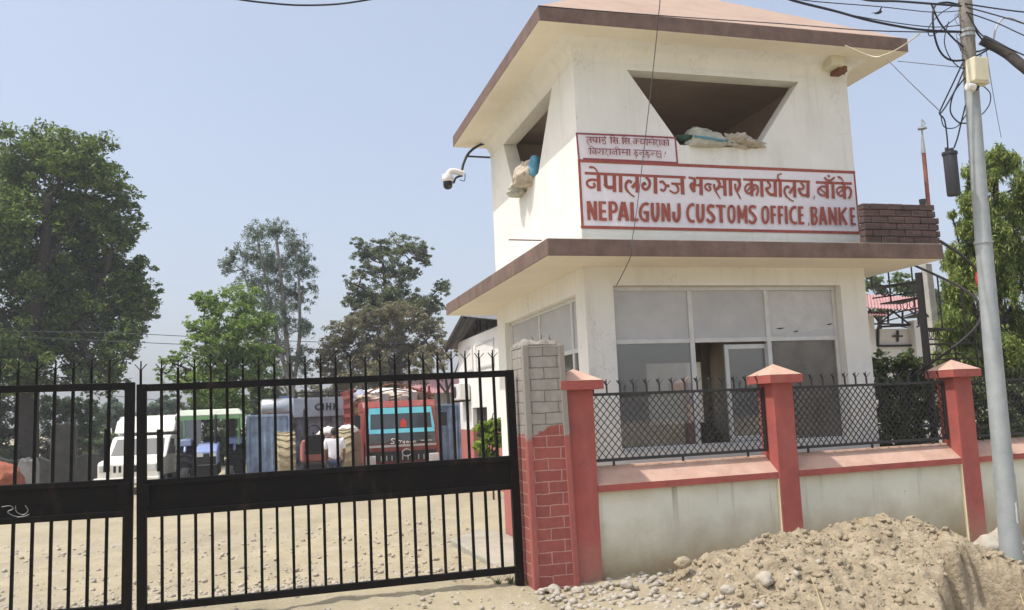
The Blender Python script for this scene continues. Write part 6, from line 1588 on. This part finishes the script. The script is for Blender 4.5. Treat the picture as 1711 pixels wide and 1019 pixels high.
for s, wr in ((1, 10), (-1, 14)):
    for f in range(5):
        w0 = J[wr]; a = (f - 1.5) * .018
        tip = w0 + Vector((s * (-.01 if f < 4 else -.03), a + (.03 if f == 4 else 0), -.10 + .012 * abs(f - 1.5) + (.05 if f == 4 else 0)))
        skin_obj('finger', [w0, w0.lerp(tip, .55) + Vector((s * .008, 0, 0)), tip], [(0, 1), (1, 2)], [.012, .010, .008], M_skin, man, sub=1)
sj = [V(0, 0, .86), V(0, 0, 1.12), V(0, .01, 1.37), V(0, 0, 1.44), V(.195, 0, 1.40), V(.245, .02, 1.16), V(-.195, 0, 1.40), V(-.245, .02, 1.16)]
skin_obj('shirt', sj, [(0, 1), (1, 2), (2, 3), (2, 4), (4, 5), (2, 6), (6, 7)], [(.185, .135), (.165, .125), (.18, .125), .072, .078, .068, .078, .068], M_shirt, man)
skin_obj('trousers', [V(0, 0, .93), V(.095, 0, .84), V(.105, .01, .48), V(.112, 0, .10), V(-.095, 0, .84), V(-.112, .02, .48), V(-.132, 0, .10)], [(0, 1), (1, 2), (2, 3), (0, 4), (4, 5), (5, 6)], [(.16, .115), .105, .078, .066, .105, .078, .066], M_trous, man)
hm = MB(); bm = bmesh.new(); bmesh.ops.create_uvsphere(bm, u_segments=16, v_segments=10, radius=1)
keep = [f for f in bm.faces if f.calc_center_median().z > -.15 or f.calc_center_median().y < -.25]
for v in bm.verts: v.co = Vector((v.co.x * .088, v.co.y * .106, v.co.z * .115)) * (1 + .05 * mnoise.noise(v.co * 3))
hm.v = [tuple(V(0, .015, 1.615) + v.co) for v in bm.verts]; hm.f = [[v.index for v in f.verts] for f in keep]; hm.m = [0] * len(hm.f); bm.free()
hm.build('hair', M_hair, man, smooth=80)
for s in (-1, 1):
    m_ = MB(); m_.lathe(V(s * .082, .035, 1.60), [(.005, -.01), (.022, 0), (.03, .008), (.02, .014)], 10, (s, 0, 0)); m_.build('ear', M_skin, man, smooth=60)
m_ = MB(); m_.lathe(V(0, .125, 1.60), [(.018, 0), (.008, .02)], 8, (0, 1, -.3)); m_.build('nose', M_skin, man, smooth=60)
# a bird in the sky
bq = P(1468, 21, 14); bd_ = thing('bird', 'small dark bird flying between the roof and the pole cables', 'bird', tuple(bq))
m_ = MB(); m_.tube([bq + Vector((-.09, 0, -.03)), bq + Vector((-.03, 0, -.01)), bq + Vector((.03, 0, .01)), bq + Vector((.07, 0, .03)), bq + Vector((.09, 0, .035))], [.012, .028, .03, .02, .006], 8); m_.build('body', M_dark, bd_, smooth=60)
for s in (-1, 1):
    m_ = MB(); m_.prism([bq + Vector((-.02, s * .02, 0)), bq + Vector((.03, s * .02, .01)), bq + Vector((.0, s * .12, .06)), bq + Vector((-.05, s * .16, .05))], (0, 0, .006)); m_.build('wing', M_dark, bd_)

# ================================================================== haze in the air over the yard
hz = MB(); hz.box((-140, -25, -3.0), (150, 330, 46))
M_haze = bpy.data.materials.new('haze'); M_haze.use_nodes = True
_n = M_haze.node_tree.nodes; _n.remove(_n['Principled BSDF'])
pv = _n.new('ShaderNodeVolumePrincipled'); pv.inputs['Color'].default_value = (0.92, 0.95, 1.0, 1); pv.inputs['Density'].default_value = 0.0013; pv.inputs['Anisotropy'].default_value = 0.0
M_haze.node_tree.links.new(pv.outputs[0], _n['Material Output'].inputs['Volume'])
ho = hz.build('haze', M_haze, None); ho['kind'] = 'stuff'; solo(ho, 'thin pale haze hanging in the air over the whole yard', 'haze')
